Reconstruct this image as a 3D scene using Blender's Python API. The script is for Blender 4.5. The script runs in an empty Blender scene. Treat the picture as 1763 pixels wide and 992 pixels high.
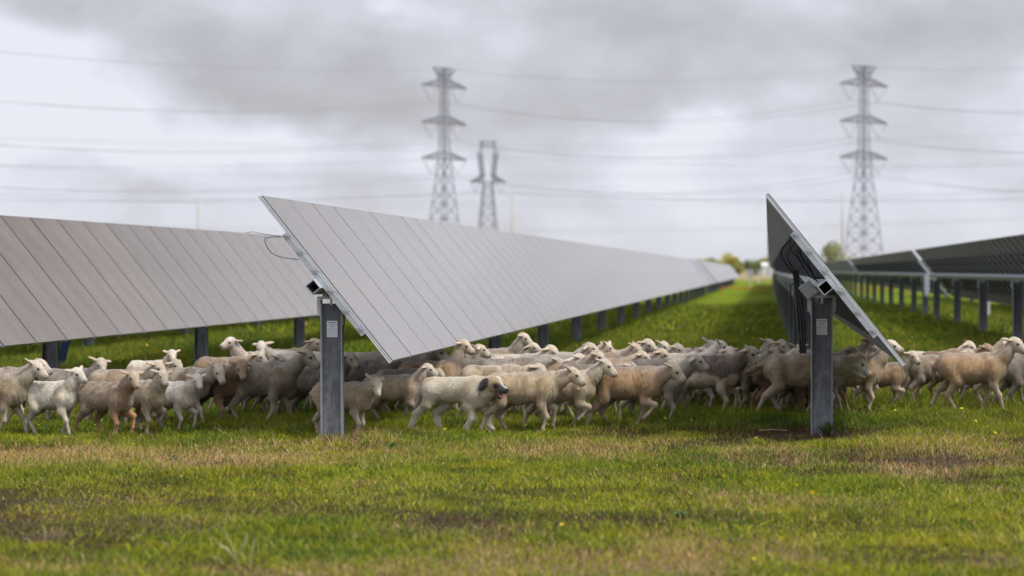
import bpy, math, random
import numpy as np
from mathutils import Vector, Matrix

R = math.radians
scene = bpy.context.scene
col = scene.collection

# ------------------------------------------------------------------ camera
TH = R(6.05)                      # the rows run along +Y; the camera looks this far left of them
EYE = 1.612
FPX = 4162.0                      # focal length in pixels of a 1763 px wide picture
cam = bpy.data.cameras.new('camera')
cam.lens = 85.0
cam.sensor_width = 36.0
cam.clip_start = 0.1
cam.clip_end = 9000
cam.dof.use_dof = True
cam.dof.focus_distance = 23.4
cam.dof.aperture_fstop = 1.75
camo = bpy.data.objects.new('camera', cam)
col.objects.link(camo)
camo.location = (0, 0, EYE)
camo.rotation_euler = (R(90 - 0.413), 0, TH)
scene.camera = camo

# ------------------------------------------------------------------ world
SUN_EL, SUN_AZ = R(56), R(112)    # azimuth clockwise from +Y: to the right and a little behind the camera
world = bpy.data.worlds.new('World')
scene.world = world
world.use_nodes = True
nt = world.node_tree
nt.nodes.clear()


class NG:
    """small helper to write node graphs as expressions"""
    def __init__(s, tree):
        s.t = tree

    def n(s, typ, **kw):
        nd = s.t.nodes.new(typ)
        for k, v in kw.items():
            setattr(nd, k, v)
        return nd

    def put(s, sock, v):
        if isinstance(v, bpy.types.NodeSocket):
            s.t.links.new(v, sock)
        elif v is not None:
            sock.default_value = v

    def math(s, op, a, b=None, c=None, clamp=False):
        nd = s.n('ShaderNodeMath', operation=op, use_clamp=clamp)
        s.put(nd.inputs[0], a)
        s.put(nd.inputs[1], b)
        s.put(nd.inputs[2], c)
        return nd.outputs[0]

    def mix(s, f, a, b, mode='MIX'):
        nd = s.n('ShaderNodeMix', data_type='RGBA', blend_type=mode)
        s.put(nd.inputs[0], f)
        s.put(nd.inputs[6], a)
        s.put(nd.inputs[7], b)
        return nd.outputs[2]

    def noise(s, vec, scale, detail=3, rough=0.5, dist=0.0):
        nd = s.n('ShaderNodeTexNoise')
        s.put(nd.inputs['Vector'], vec)
        s.put(nd.inputs['Scale'], scale)
        s.put(nd.inputs['Detail'], detail)
        s.put(nd.inputs['Roughness'], rough)
        s.put(nd.inputs['Distortion'], dist)
        return nd.outputs['Fac']

    def ramp(s, f, stops, interp='LINEAR'):
        nd = s.n('ShaderNodeValToRGB')
        nd.color_ramp.interpolation = interp
        el = nd.color_ramp.elements
        while len(el) < len(stops):
            el.new(0.5)
        for e, (p, c) in zip(el, stops):
            e.position = p
            e.color = (*c, 1) if len(c) == 3 else c
        s.put(nd.inputs[0], f)
        return nd.outputs[0]

    def rng(s, v, a, b, c=0.0, d=1.0, smooth=False):
        nd = s.n('ShaderNodeMapRange', interpolation_type='SMOOTHSTEP' if smooth else 'LINEAR')
        for i, q in enumerate((v, a, b, c, d)):
            s.put(nd.inputs[i], q)
        return nd.outputs[0]

    def scale(s, vec, sc):
        nd = s.n('ShaderNodeMapping')
        s.put(nd.inputs[0], vec)
        nd.inputs['Scale'].default_value = sc
        return nd.outputs[0]


g = NG(nt)
tc = g.n('ShaderNodeTexCoord').outputs['Generated']
sep = g.n('ShaderNodeSeparateXYZ')
nt.links.new(tc, sep.inputs[0])
dx, dy, dz = sep.outputs
az = g.math('MULTIPLY', g.math('ARCTAN2', dx, dy), 57.2958)       # degrees, clockwise from +Y
el = g.math('MULTIPLY', g.math('ARCSINE', dz), 57.2958)
wv = g.scale(tc, (15, 15, 24))
warp = g.noise(wv, 1.0, 5, 0.55, 0.3)
warp2 = g.noise(g.scale(tc, (19, 17, 28)), 1.0, 5, 0.5, 0.0)
azw = g.math('ADD', az, g.math('MULTIPLY', g.math('SUBTRACT', warp, 0.5), 4.5))
elw = g.math('ADD', el, g.math('MULTIPLY', g.math('SUBTRACT', warp2, 0.5), 2.4))


def pxaz(px):
    return -6.05 + (px - 881.5) * 0.01377


def pxel(y):
    return (466 - y) * 0.01377


# cloud masses at their own bearings and heights: bearing px, height px, half widths (deg), amount (+ grey, - open)
clouds = [(600, 110, 4.8, 1.15, 0.42), (60, -20, 4.2, 0.9, 0.50), (1010, 20, 3.4, 0.75, 0.36), (900, 185, 3.6, 0.85, 0.30),
          (1180, 130, 3.8, 1.1, 0.22), (270, 285, 2.4, 0.55, 0.26), (1620, 60, 4.5, 1.0, 0.22), (480, 175, 1.6, 0.5, 0.18),
          (170, 190, 3.2, 0.90, -0.50), (520, 255, 2.4, 0.5, -0.34), (715, 35, 1.1, 0.45, -0.40), (1130, 225, 2.0, 0.45, -0.30),
          (60, 85, 1.8, 0.35, -0.18), (1640, 180, 1.8, 1.0, 0.16), (870, 300, 3.0, 0.5, -0.10)]
acc = 0.26
for (px, py, wa, we, amt) in clouds:
    a = g.math('DIVIDE', g.math('SUBTRACT', azw, pxaz(px)), wa)
    e = g.math('DIVIDE', g.math('SUBTRACT', elw, pxel(py)), we)
    r2 = g.math('ADD', g.math('MULTIPLY', a, a), g.math('MULTIPLY', e, e))
    gs = g.math('EXPONENT', g.math('MULTIPLY', r2, -1.0))
    acc = g.math('ADD', acc, g.math('MULTIPLY', gs, amt))
fine = g.noise(g.scale(tc, (14, 14, 24)), 1.0, 10, 0.54, 0.15)
broad = g.noise(g.scale(tc, (7, 7, 14)), 1.0, 4, 0.5, 0.2)
acc = g.math('ADD', acc, g.math('MULTIPLY', g.math('SUBTRACT', fine, 0.5), 1.25))
acc = g.math('ADD', acc, g.math('MULTIPLY', g.math('SUBTRACT', broad, 0.5), 0.6))
acc = g.math('ADD', g.math('MULTIPLY', g.math('SUBTRACT', acc, 0.45), 1.15), 0.45)
cloud = g.ramp(acc, [(0.0, (0.84, 0.865, 0.95)), (0.20, (0.745, 0.77, 0.87)), (0.42, (0.64, 0.645, 0.71)), (0.68, (0.535, 0.537, 0.58)),
                     (1.0, (0.45, 0.45, 0.49))])
# near the horizon the sky is paler and even
hz = g.rng(el, 0.2, 2.2, 0.5, 0.0, True)
cloud = g.mix(hz, cloud, (0.705, 0.70, 0.745, 1))
# thinner, brighter cloud overhead; slightly brighter where the veiled sun is
up = g.rng(el, 8, 45, 1.0, 1.45, True)
sd = Vector((math.sin(SUN_AZ) * math.cos(SUN_EL), math.cos(SUN_AZ) * math.cos(SUN_EL), math.sin(SUN_EL)))
dt = g.n('ShaderNodeVectorMath', operation='DOT_PRODUCT')
nt.links.new(tc, dt.inputs[0])
dt.inputs[1].default_value = sd
glow = g.rng(dt.outputs['Value'], 0.3, 1.0, 1.0, 1.7, True)
# a heavy dark bank of cloud stands above the picture, straight ahead; the panels mirror it
ba = g.math('DIVIDE', g.math('SUBTRACT', az, 5.0), 28.0)
be = g.math('DIVIDE', g.math('SUBTRACT', el, 20.0), 7.2)
bank = g.math('EXPONENT', g.math('MULTIPLY', g.math('ADD', g.math('MULTIPLY', ba, ba), g.math('MULTIPLY', be, be)), -1.0))
bank = g.math('SUBTRACT', 1.0, g.math('MULTIPLY', bank, g.rng(broad, 0.3, 0.7, 0.58, 0.74)))
mul = g.math('MULTIPLY', g.math('MULTIPLY', g.math('MULTIPLY', up, bank), glow), 10.0)
vm = g.n('ShaderNodeVectorMath', operation='SCALE')
nt.links.new(cloud, vm.inputs[0])
nt.links.new(mul, vm.inputs['Scale'])
sky = g.n('ShaderNodeTexSky', sky_type='NISHITA')
sky.sun_disc = False
sky.sun_elevation = SUN_EL
sky.sun_rotation = SUN_AZ
fin = g.mix(0.94, sky.outputs[0], vm.outputs[0])
bg = g.n('ShaderNodeBackground')
nt.links.new(fin, bg.inputs[0])
bg.inputs[1].default_value = 0.1
wo = g.n('ShaderNodeOutputWorld')
nt.links.new(bg.outputs[0], wo.inputs[0])

# ------------------------------------------------------------------ sun
sl = bpy.data.lights.new('sun', 'SUN')
sl.energy = 3.4
sl.angle = R(10)
sl.color = (1.0, 0.95, 0.86)
so = bpy.data.objects.new('sun', sl)
col.objects.link(so)
so.rotation_euler = sd.to_track_quat('Z', 'Y').to_euler()

scene.view_settings.view_transform = 'Standard'
scene.view_settings.look = 'None'
scene.view_settings.exposure = 0.0
scene.view_settings.gamma = 1.0
scene.view_settings.use_curve_mapping = False
scene.cycles.max_bounces = 6
scene.cycles.use_adaptive_sampling = True
scene.cycles.adaptive_threshold = 0.02
scene.cycles.use_denoising = True

# ------------------------------------------------------------------ places
FWD = np.array([-math.sin(TH), math.cos(TH)])
RGT = np.array([math.cos(TH), math.sin(TH)])


def at(px, yg=None, Z=None):
    """ground point under a bearing px whose ground line is yg (or at depth Z)"""
    if Z is None:
        Z = FPX * EYE / (yg - 466.0)
    r = (px - 881.5) * Z / FPX
    p = FWD * Z + RGT * r
    return float(p[0]), float(p[1])


def hz_of(y, Z):
    return EYE + (466 - y) * Z / FPX


_rs = np.random.RandomState(5)
_W = []
for _i in range(40):
    _f = 0.35 * (1.17 ** _i)
    _a = _rs.rand() * 6.283
    _W.append((_f * math.cos(_a), _f * math.sin(_a), _rs.rand() * 6.283))


class VNoise:
    """value noise with octaves, vectorised"""
    def __init__(s, seed):
        s.g = np.random.RandomState(seed).rand(256, 256)

    def one(s, x, y):
        xi = np.floor(x).astype(int)
        yi = np.floor(y).astype(int)
        fx = x - xi
        fy = y - yi
        fx = fx * fx * (3 - 2 * fx)
        fy = fy * fy * (3 - 2 * fy)
        G = s.g
        a = G[xi % 256, yi % 256]
        b = G[(xi + 1) % 256, yi % 256]
        c = G[xi % 256, (yi + 1) % 256]
        d = G[(xi + 1) % 256, (yi + 1) % 256]
        return (a * (1 - fx) + b * fx) * (1 - fy) + (c * (1 - fx) + d * fx) * fy

    def __call__(s, x, y, f=1.0, o=4):
        t = 0.0
        w = 1.0
        tot = 0.0
        for k in range(o):
            t = t + w * s.one(x * f + 17.3 * k, y * f + 5.1 * k)
            tot += w
            w *= 0.55
            f *= 2.03
        return t / tot


N1, N2, N3, N4 = VNoise(1), VNoise(2), VNoise(3), VNoise(4)


def gz(x, y):
    x = np.asarray(x, float)
    y = np.asarray(y, float)
    return (N4(x, y, 0.45, 3) - 0.5) * 0.07


def gz1(x, y):
    return float(gz(np.array([x]), np.array([y]))[0])


def ell_patch(x, y, spots, wob):
    out = np.zeros_like(x)
    r_ = x * RGT[0] + y * RGT[1]
    z_ = x * FWD[0] + y * FWD[1]
    for (px, yy, wpx, hpx, amt) in spots:
        Z = FPX * EYE / (yy - 466.0)
        cr = (px - 881.5) * Z / FPX
        wr = wpx * Z / FPX
        Z2 = FPX * EYE / (yy + hpx - 466.0)
        wz = abs(Z - Z2)
        d = ((r_ - cr) / wr) ** 2 + ((z_ - Z) / wz) ** 2
        out = np.maximum(out, amt * np.exp(-np.maximum(d * (0.55 + wob), 0) ** 1.3))
    return out


DRY = [(120, 787, 260, 17, 1.0), (420, 784, 200, 16, 0.9), (640, 778, 160, 14, 0.75), (960, 778, 190, 13, 0.85), (1310, 780, 80, 10, 0.8),
       (1560, 814, 75, 14, 1.0), (1640, 776, 150, 13, 0.8), (1300, 862, 120, 16, 0.5), (900, 978, 300, 16, 0.75), (1190, 965, 60, 30, 0.8),
       (1330, 962, 60, 18, 0.6), (90, 980, 120, 15, 0.6), (1440, 752, 80, 6, 0.6), (1720, 968, 60, 14, 0.6), (1690, 930, 60, 10, 0.3),
       (640, 835, 60, 8, 0.3), (300, 905, 110, 9, 0.3)]
SOIL = [(90, 860, 190, 24, 0.62), (150, 912, 150, 12, 0.75), (1110, 892, 80, 6, 0.75), (1600, 968, 140, 8, 1.0), (1410, 749, 90, 8, 0.95),
        (560, 888, 140, 12, 0.55), (800, 898, 120, 12, 0.6), (1180, 822, 110, 9, 0.45), (1420, 905, 110, 12, 0.5), (260, 835, 90, 12, 0.5),
        (1530, 905, 90, 9, 0.45), (420, 868, 120, 8, 0.5), (80, 775, 60, 5, 0.4), (1600, 795, 170, 7, 0.5), (880, 850, 90, 8, 0.4),
        (60, 960, 80, 10, 0.5), (1000, 960, 60, 8, 0.35)]


def field(x, y):
    """returns dry, soil, hue, depth for ground points"""
    z_ = x * FWD[0] + y * FWD[1]
    wob = (N1(x, y, 1.3, 4) - 0.5) * 2.2
    dry = ell_patch(x, y, DRY, wob)
    soil = ell_patch(x, y, SOIL, wob)
    n = N2(x, y, 0.55, 5)
    dry = np.clip(dry * (0.5 + 0.9 * N3(x, y, 2.4, 3)) + np.clip((n - 0.62) * 3.0, 0, 0.5), 0, 1)
    n3 = N3(x, y, 1.3, 6)
    soil = np.clip(soil * (0.35 + 1.3 * N2(x, y, 3.5, 3)), 0, 1)
    soil = np.clip(soil * 0.72 + np.clip((n3 - 0.58) * 4.5, 0, 0.6), 0, 1)
    far = np.clip((z_ - 24) / 6, 0, 1)
    dry = dry * (1 - 0.75 * far)
    soil = soil * (1 - 0.7 * far)
    return dry, soil, N1(x + 40, y, 0.35, 4), z_


# ------------------------------------------------------------------ materials
def new_mat(name):
    m = bpy.data.materials.new(name)
    m.use_nodes = True
    t = m.node_tree
    t.nodes.clear()
    out = t.nodes.new('ShaderNodeOutputMaterial')
    b = t.nodes.new('ShaderNodeBsdfPrincipled')
    t.links.new(b.outputs[0], out.inputs[0])
    return m, NG(t), b, out


def add_bump(G, b, h, strength, dist):
    bp = G.n('ShaderNodeBump')
    bp.inputs['Strength'].default_value = strength
    bp.inputs['Distance'].default_value = dist
    G.put(bp.inputs['Height'], h)
    G.put(b.inputs['Normal'], bp.outputs[0])


def simple(name, c, rough=0.6, metal=0.0, var=0.12, sc=20, bump=0.0, spec=0.5):
    m, G, b, o = new_mat(name)
    oc = G.n('ShaderNodeTexCoord').outputs['Object']
    n = G.noise(oc, sc, 5, 0.6)
    f = G.rng(n, 0.25, 0.75, 1 - var, 1 + var)
    v = G.n('ShaderNodeVectorMath', operation='SCALE')
    v.inputs[0].default_value = c
    G.put(v.inputs['Scale'], f)
    G.put(b.inputs['Base Color'], v.outputs[0])
    G.put(b.inputs['Roughness'], G.rng(n, 0.2, 0.8, rough * 0.85, min(1, rough * 1.15)))
    b.inputs['Metallic'].default_value = metal
    b.inputs['Specular IOR Level'].default_value = spec
    if bump:
        add_bump(G, b, n, bump, 0.01)
    return m


M = {}
M['alu'] = simple('aluminium', (0.58, 0.59, 0.61), 0.42, 0.2, 0.08, 8)
M['galv'] = simple('galvanised_steel', (0.40, 0.42, 0.45), 0.55, 0.3, 0.16, 25)
M['flange'] = simple('flange_steel', (0.24, 0.255, 0.285), 0.6, 0.2, 0.15, 10)
M['galvd'] = simple('shaded_purlin_steel', (0.12, 0.125, 0.14), 0.6, 0.2, 0.15, 10)  # darker copy of the galvanised steel, shade beneath the panels painted in
M['black'] = simple('black_rubber', (0.018, 0.018, 0.02), 0.6, 0, 0.2, 30)
M['inside'] = simple('tube_inside', (0.05, 0.05, 0.055), 0.8, 0, 0.2, 30)
M['lattice'] = simple('lattice_steel', (0.17, 0.18, 0.215), 0.6, 0.2, 0.1, 1)
M['wire'] = simple('conductor', (0.22, 0.22, 0.26), 0.6, 0.2, 0.05, 1)
M['wood'] = simple('pole_wood', (0.40, 0.36, 0.29), 0.9, 0, 0.15, 2)
M['insul'] = simple('insulator', (0.3, 0.3, 0.32), 0.5, 0, 0.1, 1)
M['paper'] = simple('sign_paper', (0.62, 0.62, 0.68), 0.5, 0, 0.04, 12)
M['ink'] = simple('sign_ink', (0.12, 0.12, 0.17), 0.6, 0, 0.05, 12)
M['orange'] = simple('orange_line', (0.55, 0.13, 0.06), 0.7, 0, 0.1, 3)
M['cabinet'] = simple('cabinet_grey', (0.35, 0.37, 0.42), 0.6, 0, 0.1, 3)
M['white'] = simple('white_paint', (0.55, 0.55, 0.55), 0.6, 0, 0.05, 3)
M['yellow'] = simple('petal_yellow', (0.80, 0.68, 0.03), 0.7, 0, 0.12, 80)
M['stem'] = simple('stem_green', (0.12, 0.20, 0.03), 0.7, 0, 0.12, 80)
M['straw'] = simple('straw', (0.40, 0.33, 0.19), 0.8, 0, 0.15, 30)
M['bark'] = simple('bark', (0.16, 0.12, 0.09), 0.95, 0, 0.2, 5)
M['eye'] = simple('eye_dark', (0.012, 0.009, 0.007), 0.12, 0, 0.1, 50)
M['tongue'] = simple('tongue_pink', (0.50, 0.15, 0.15), 0.3, 0, 0.1, 50)
M['nose'] = simple('nose_black', (0.012, 0.012, 0.014), 0.3, 0, 0.1, 80)


def mat_post():
    m, G, b, o = new_mat('weathered_shaded_post')
    oc = G.n('ShaderNodeTexCoord').outputs['Object']
    n = G.noise(oc, 14, 6, 0.65)
    st = G.noise(G.scale(oc, (40, 40, 3)), 1.0, 4, 0.6)
    sp = G.n('ShaderNodeSeparateXYZ')
    G.put(sp.inputs[0], oc)
    hgt = G.rng(sp.outputs[2], 0.1, 1.0, 0.75, 0.0)  # panel shade painted in: web paler at the foot, darker above
    f = G.math('ADD', G.math('MULTIPLY', n, 0.55), G.math('MULTIPLY', st, 0.45))
    f = G.math('ADD', f, G.math('MULTIPLY', hgt, 0.22))
    c = G.ramp(f, [(0.32, (0.070, 0.073, 0.086)), (0.56, (0.115, 0.121, 0.140)), (0.82, (0.28, 0.295, 0.32))])
    G.put(b.inputs['Base Color'], c)
    b.inputs['Metallic'].default_value = 0.35
    G.put(b.inputs['Roughness'], G.rng(n, 0.2, 0.8, 0.42, 0.68))
    return m


M['post'] = mat_post()


def mat_glass():
    m, G, b, o = new_mat('module_glass')
    oc = G.n('ShaderNodeTexCoord').outputs['Object']
    oi = G.n('ShaderNodeObjectInfo').outputs['Random']
    dust = G.noise(G.scale(oc, (1.0, 1.6, 1)), 1.3, 5, 0.55)
    fine = G.noise(oc, 25, 3, 0.6)
    d = G.math('ADD', G.math('MULTIPLY', dust, 0.92), G.math('MULTIPLY', fine, 0.08))
    c = G.ramp(d, [(0.3, (0.135, 0.112, 0.096)), (0.7, (0.185, 0.154, 0.131))])
    k = G.rng(oi, 0, 1, 0.94, 1.06)
    v = G.n('ShaderNodeVectorMath', operation='SCALE')
    G.put(v.inputs[0], c)
    G.put(v.inputs['Scale'], k)
    # cell scribing across the module
    sp = G.n('ShaderNodeSeparateXYZ')
    G.put(sp.inputs[0], oc)
    w = G.math('FRACT', G.math('MULTIPLY', sp.outputs[0], 12.0))
    line = G.math('LESS_THAN', w, 0.06)
    cc = G.mix(G.math('MULTIPLY', line, 0.05), v.outputs[0], (0.05, 0.05, 0.05, 1))
    # thin black rim of the laminate
    ey = G.math('GREATER_THAN', G.math('ABSOLUTE', sp.outputs[1]), 0.600)
    cc = G.mix(ey, cc, (0.015, 0.015, 0.016, 1))
    G.put(b.inputs['Base Color'], cc)
    G.put(b.inputs['Roughness'], G.rng(d, 0.3, 0.7, 0.10, 0.17))
    b.inputs['IOR'].default_value = 1.52
    b.inputs['Specular IOR Level'].default_value = 1.0
    return m


M['glass'] = mat_glass()
M['back'] = simple('module_back', (0.040, 0.042, 0.048), 0.55, 0, 0.15, 4)
M['frame'] = simple('module_frame', (0.40, 0.405, 0.415), 0.5, 0.15, 0.1, 10)


def mat_attr(name, rough=0.9, bump=0.0, bsc=70, trans=0.0, spec=0.2, sheen=0.0, stripes=False):
    m, G, b, o = new_mat(name)
    a = G.n('ShaderNodeAttribute', attribute_name='tint').outputs['Color']
    G.put(b.inputs['Base Color'], a)
    b.inputs['Roughness'].default_value = rough
    b.inputs['Specular IOR Level'].default_value = spec
    if sheen:
        b.inputs['Sheen Weight'].default_value = sheen
        b.inputs['Sheen Roughness'].default_value = 0.6
    if bump:
        oc = G.n('ShaderNodeTexCoord').outputs['Object']
        n = G.noise(oc, bsc, 5, 0.7)
        n2 = G.noise(G.scale(oc, (55, 18, 14)), 1.0, 3, 0.6, 0.8)
        h = G.math('ADD', G.math('MULTIPLY', n, 0.7), G.math('MULTIPLY', n2, 0.45 if stripes else 0.3))
        add_bump(G, b, h, bump, 0.03)
        k = G.rng(h, 0.42, 0.75, 0.74, 1.22)
        v = G.n('ShaderNodeVectorMath', operation='SCALE')
        G.put(v.inputs[0], a)
        G.put(v.inputs['Scale'], k)
        G.put(b.inputs['Base Color'], v.outputs[0])
    if trans:
        tr = G.n('ShaderNodeBsdfTranslucent')
        G.put(tr.inputs[0], a)
        mx = G.n('ShaderNodeMixShader')
        mx.inputs[0].default_value = trans
        G.t.links.new(b.outputs[0], mx.inputs[1])
        G.t.links.new(tr.outputs[0], mx.inputs[2])
        G.t.links.new(mx.outputs[0], o.inputs[0])
    return m


M['grass'] = mat_attr('grass_blade', 0.65, trans=0.30, spec=0.12)
M['coat'] = mat_attr('sheep_coat', 0.95, bump=0.55, bsc=80, spec=0.1, sheen=0.35, stripes=True)
M['fur'] = mat_attr('dog_fur', 0.9, bump=0.5, bsc=80, spec=0.12, sheen=0.3)
M['cloth'] = mat_attr('cloth', 0.9, bump=0.3, bsc=60, spec=0.1)
M['fibre'] = mat_attr('wool_fibre', 0.9, trans=0.15, spec=0.1)
M['leaf'] = mat_attr('leaf', 0.6, trans=0.25, spec=0.3)


def mat_ground():
    m, G, b, o = new_mat('pasture_soil')
    a = G.n('ShaderNodeAttribute', attribute_name='tint').outputs['Color']
    oc = G.n('ShaderNodeTexCoord').outputs['Object']
    n = G.noise(oc, 9, 8, 0.7)
    n2 = G.noise(G.scale(oc, (0.35, 0.05, 1)), 1.0, 5, 0.65)
    k = G.math('MULTIPLY', G.rng(n, 0.25, 0.75, 0.6, 1.4), G.rng(n2, 0.3, 0.7, 0.8, 1.2))
    v = G.n('ShaderNodeVectorMath', operation='SCALE')
    G.put(v.inputs[0], a)
    G.put(v.inputs['Scale'], k)
    G.put(b.inputs['Base Color'], v.outputs[0])
    b.inputs['Roughness'].default_value = 1.0
    b.inputs['Specular IOR Level'].default_value = 0.05
    add_bump(G, b, n, 0.8, 0.05)
    return m


M['ground'] = mat_ground()


# ------------------------------------------------------------------ mesh helpers
def np_mesh(name, V, quads=None, tris=None, tint=None, smooth=True, mats=(), midx=None):
    me = bpy.data.meshes.new(name)
    V = np.asarray(V, np.float32)
    nq = 0 if quads is None else len(quads)
    ntr = 0 if tris is None else len(tris)
    me.vertices.add(len(V))
    me.vertices.foreach_set('co', V.ravel())
    loops = []
    if nq:
        loops.append(np.asarray(quads, np.int32).ravel())
    if ntr:
        loops.append(np.asarray(tris, np.int32).ravel())
    L = np.concatenate(loops)
    me.loops.add(len(L))
    me.loops.foreach_set('vertex_index', L)
    me.polygons.add(nq + ntr)
    st = np.concatenate([np.arange(nq) * 4, nq * 4 + np.arange(ntr) * 3]).astype(np.int32)
    me.polygons.foreach_set('loop_start', st)
    if smooth:
        me.polygons.foreach_set('use_smooth', np.ones(nq + ntr, bool))
    if midx is not None:
        me.polygons.foreach_set('material_index', np.asarray(midx, np.int32))
    if tint is not None:
        at_ = me.attributes.new('tint', 'FLOAT_COLOR', 'POINT')
        c = np.ones((len(V), 4), np.float32)
        c[:, :3] = tint
        at_.data.foreach_set('color', c.ravel())
    for m in mats:
        me.materials.append(m)
    me.update(calc_edges=True)
    return me


class MB:
    """collects boxes, bars and tubes into one mesh"""
    def __init__(s):
        s.v, s.f, s.m = [], [], []

    def box(s, x0, x1, y0, y1, z0, z1, mi=0, mat=None):
        n = len(s.v)
        for z in (z0, z1):
            for (x, y) in ((x0, y0), (x1, y0), (x1, y1), (x0, y1)):
                p = Vector((x, y, z))
                s.v.append(tuple(mat @ p if mat else p))
        for q in ((0, 3, 2, 1), (4, 5, 6, 7), (0, 1, 5, 4), (1, 2, 6, 5), (2, 3, 7, 6), (3, 0, 4, 7)):
            s.f.append([n + i for i in q])
            s.m.append(mi)
        return s

    def bar(s, a, b, r, mi=0, n=4, r2=None):
        a, b = Vector(a), Vector(b)
        d = (b - a)
        if d.length < 1e-6:
            return s
        d.normalize()
        u = d.cross(Vector((0, 0, 1)) if abs(d.z) < 0.95 else Vector((1, 0, 0))).normalized()
        w = d.cross(u)
        k = len(s.v)
        for (p, rr) in ((a, r), (b, r if r2 is None else r2)):
            for i in range(n):
                t = 2 * math.pi * (i + 0.5) / n
                s.v.append(tuple(p + u * math.cos(t) * rr + w * math.sin(t) * rr))
        for i in range(n):
            j = (i + 1) % n
            s.f.append([k + i, k + j, k + n + j, k + n + i])
            s.m.append(mi)
        s.f.append([k + i for i in range(n)][::-1])
        s.f.append([k + n + i for i in range(n)])
        s.m += [mi, mi]
        return s

    def tube(s, pts, r, mi=0, n=8):
        pts = [Vector(p) for p in pts]
        k0 = len(s.v)
        up = Vector((0, 0, 1))
        for i, p in enumerate(pts):
            d = (pts[min(i + 1, len(pts) - 1)] - pts[max(i - 1, 0)]).normalized()
            u = d.cross(up if abs(d.z) < 0.95 else Vector((1, 0, 0))).normalized()
            w = d.cross(u)
            rr = r[i] if isinstance(r, (list, tuple)) else r
            for j in range(n):
                t = 2 * math.pi * j / n
                s.v.append(tuple(p + u * math.cos(t) * rr + w * math.sin(t) * rr))
        for i in range(len(pts) - 1):
            for j in range(n):
                a = k0 + i * n + j
                b = k0 + i * n + (j + 1) % n
                s.f.append([a, b, b + n, a + n])
                s.m.append(mi)
        s.f.append([k0 + j for j in range(n)][::-1])
        e = k0 + (len(pts) - 1) * n
        s.f.append([e + j for j in range(n)])
        s.m += [mi, mi]
        return s

    def mesh(s, name, mats, smooth=False):
        me = bpy.data.meshes.new(name)
        me.from_pydata(s.v, [], s.f)
        for m in (mats if isinstance(mats, (list, tuple)) else [mats]):
            me.materials.append(m)
        me.polygons.foreach_set('material_index', s.m)
        if smooth:
            me.polygons.foreach_set('use_smooth', [True] * len(s.f))
        me.update()
        return me

    def build(s, name, mats, parent=None, smooth=False):
        return link(name, s.mesh(name, mats, smooth), parent)


def link(name, me, parent=None, loc=None, rot=None):
    o = bpy.data.objects.new(name, me)
    col.objects.link(o)
    if parent:
        o.parent = parent
    if loc is not None:
        o.location = loc
    if rot is not None:
        o.rotation_euler = rot
    return o


def tag(o, label=None, cat=None, group=None, kind=None):
    for k, v in (('label', label), ('category', cat), ('group', group), ('kind', kind)):
        if v:
            o[k] = v
    return o


def empty(name, loc, rz=0.0):
    o = bpy.data.objects.new(name, None)
    o.empty_display_size = 0.2
    col.objects.link(o)
    o.location = loc
    o.rotation_euler = (0, 0, rz)
    return o


# ------------------------------------------------------------------ ground
def build_ground():
    def axis(lo, hi, step, far, growth=1.22):
        c = list(np.arange(lo, hi + 1e-6, step))
        s = step
        a = c[0]
        left = []
        while a > -far:
            s *= growth
            a -= s
            left.append(a)
        s = step
        b = c[-1]
        right = []
        while b < far:
            s *= growth
            b += s
            right.append(b)
        return np.array(left[::-1] + c + right)
    xs = axis(-14, 9, 0.12, 3500)
    ys = axis(8, 46, 0.12, 5000)
    X, Y = np.meshgrid(xs, ys, indexing='ij')
    x, y = X.ravel(), Y.ravel()
    dry, soil, hue, z_ = field(x, y)
    near = np.clip(1 - (np.abs(z_) - 60) / 60, 0, 1)
    z = gz(x, y) * near
    thatch = np.array([0.20, 0.150, 0.085])
    soilc = np.array([0.052, 0.034, 0.024])
    green = np.array([0.050, 0.062, 0.012])
    c = green * (0.8 + 0.5 * hue[:, None])
    c = c * (1 - dry[:, None]) + thatch * dry[:, None]
    s = soil[:, None] * 0.9
    c = c * (1 - s) + soilc * s
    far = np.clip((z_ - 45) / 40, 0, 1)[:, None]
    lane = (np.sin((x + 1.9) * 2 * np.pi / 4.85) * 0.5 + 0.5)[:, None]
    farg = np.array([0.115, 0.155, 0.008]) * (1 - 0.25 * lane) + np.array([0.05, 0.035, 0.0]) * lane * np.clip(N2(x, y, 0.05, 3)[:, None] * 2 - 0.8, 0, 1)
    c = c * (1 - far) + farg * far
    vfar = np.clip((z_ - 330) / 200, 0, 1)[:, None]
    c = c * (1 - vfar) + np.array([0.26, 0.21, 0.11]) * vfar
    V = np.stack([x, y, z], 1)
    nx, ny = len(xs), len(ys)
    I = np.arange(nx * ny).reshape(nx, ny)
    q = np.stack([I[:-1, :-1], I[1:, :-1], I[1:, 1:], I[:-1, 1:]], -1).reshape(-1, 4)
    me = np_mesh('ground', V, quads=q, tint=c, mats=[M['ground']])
    o = link('ground', me)
    tag(o, kind='structure')


build_ground()


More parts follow.
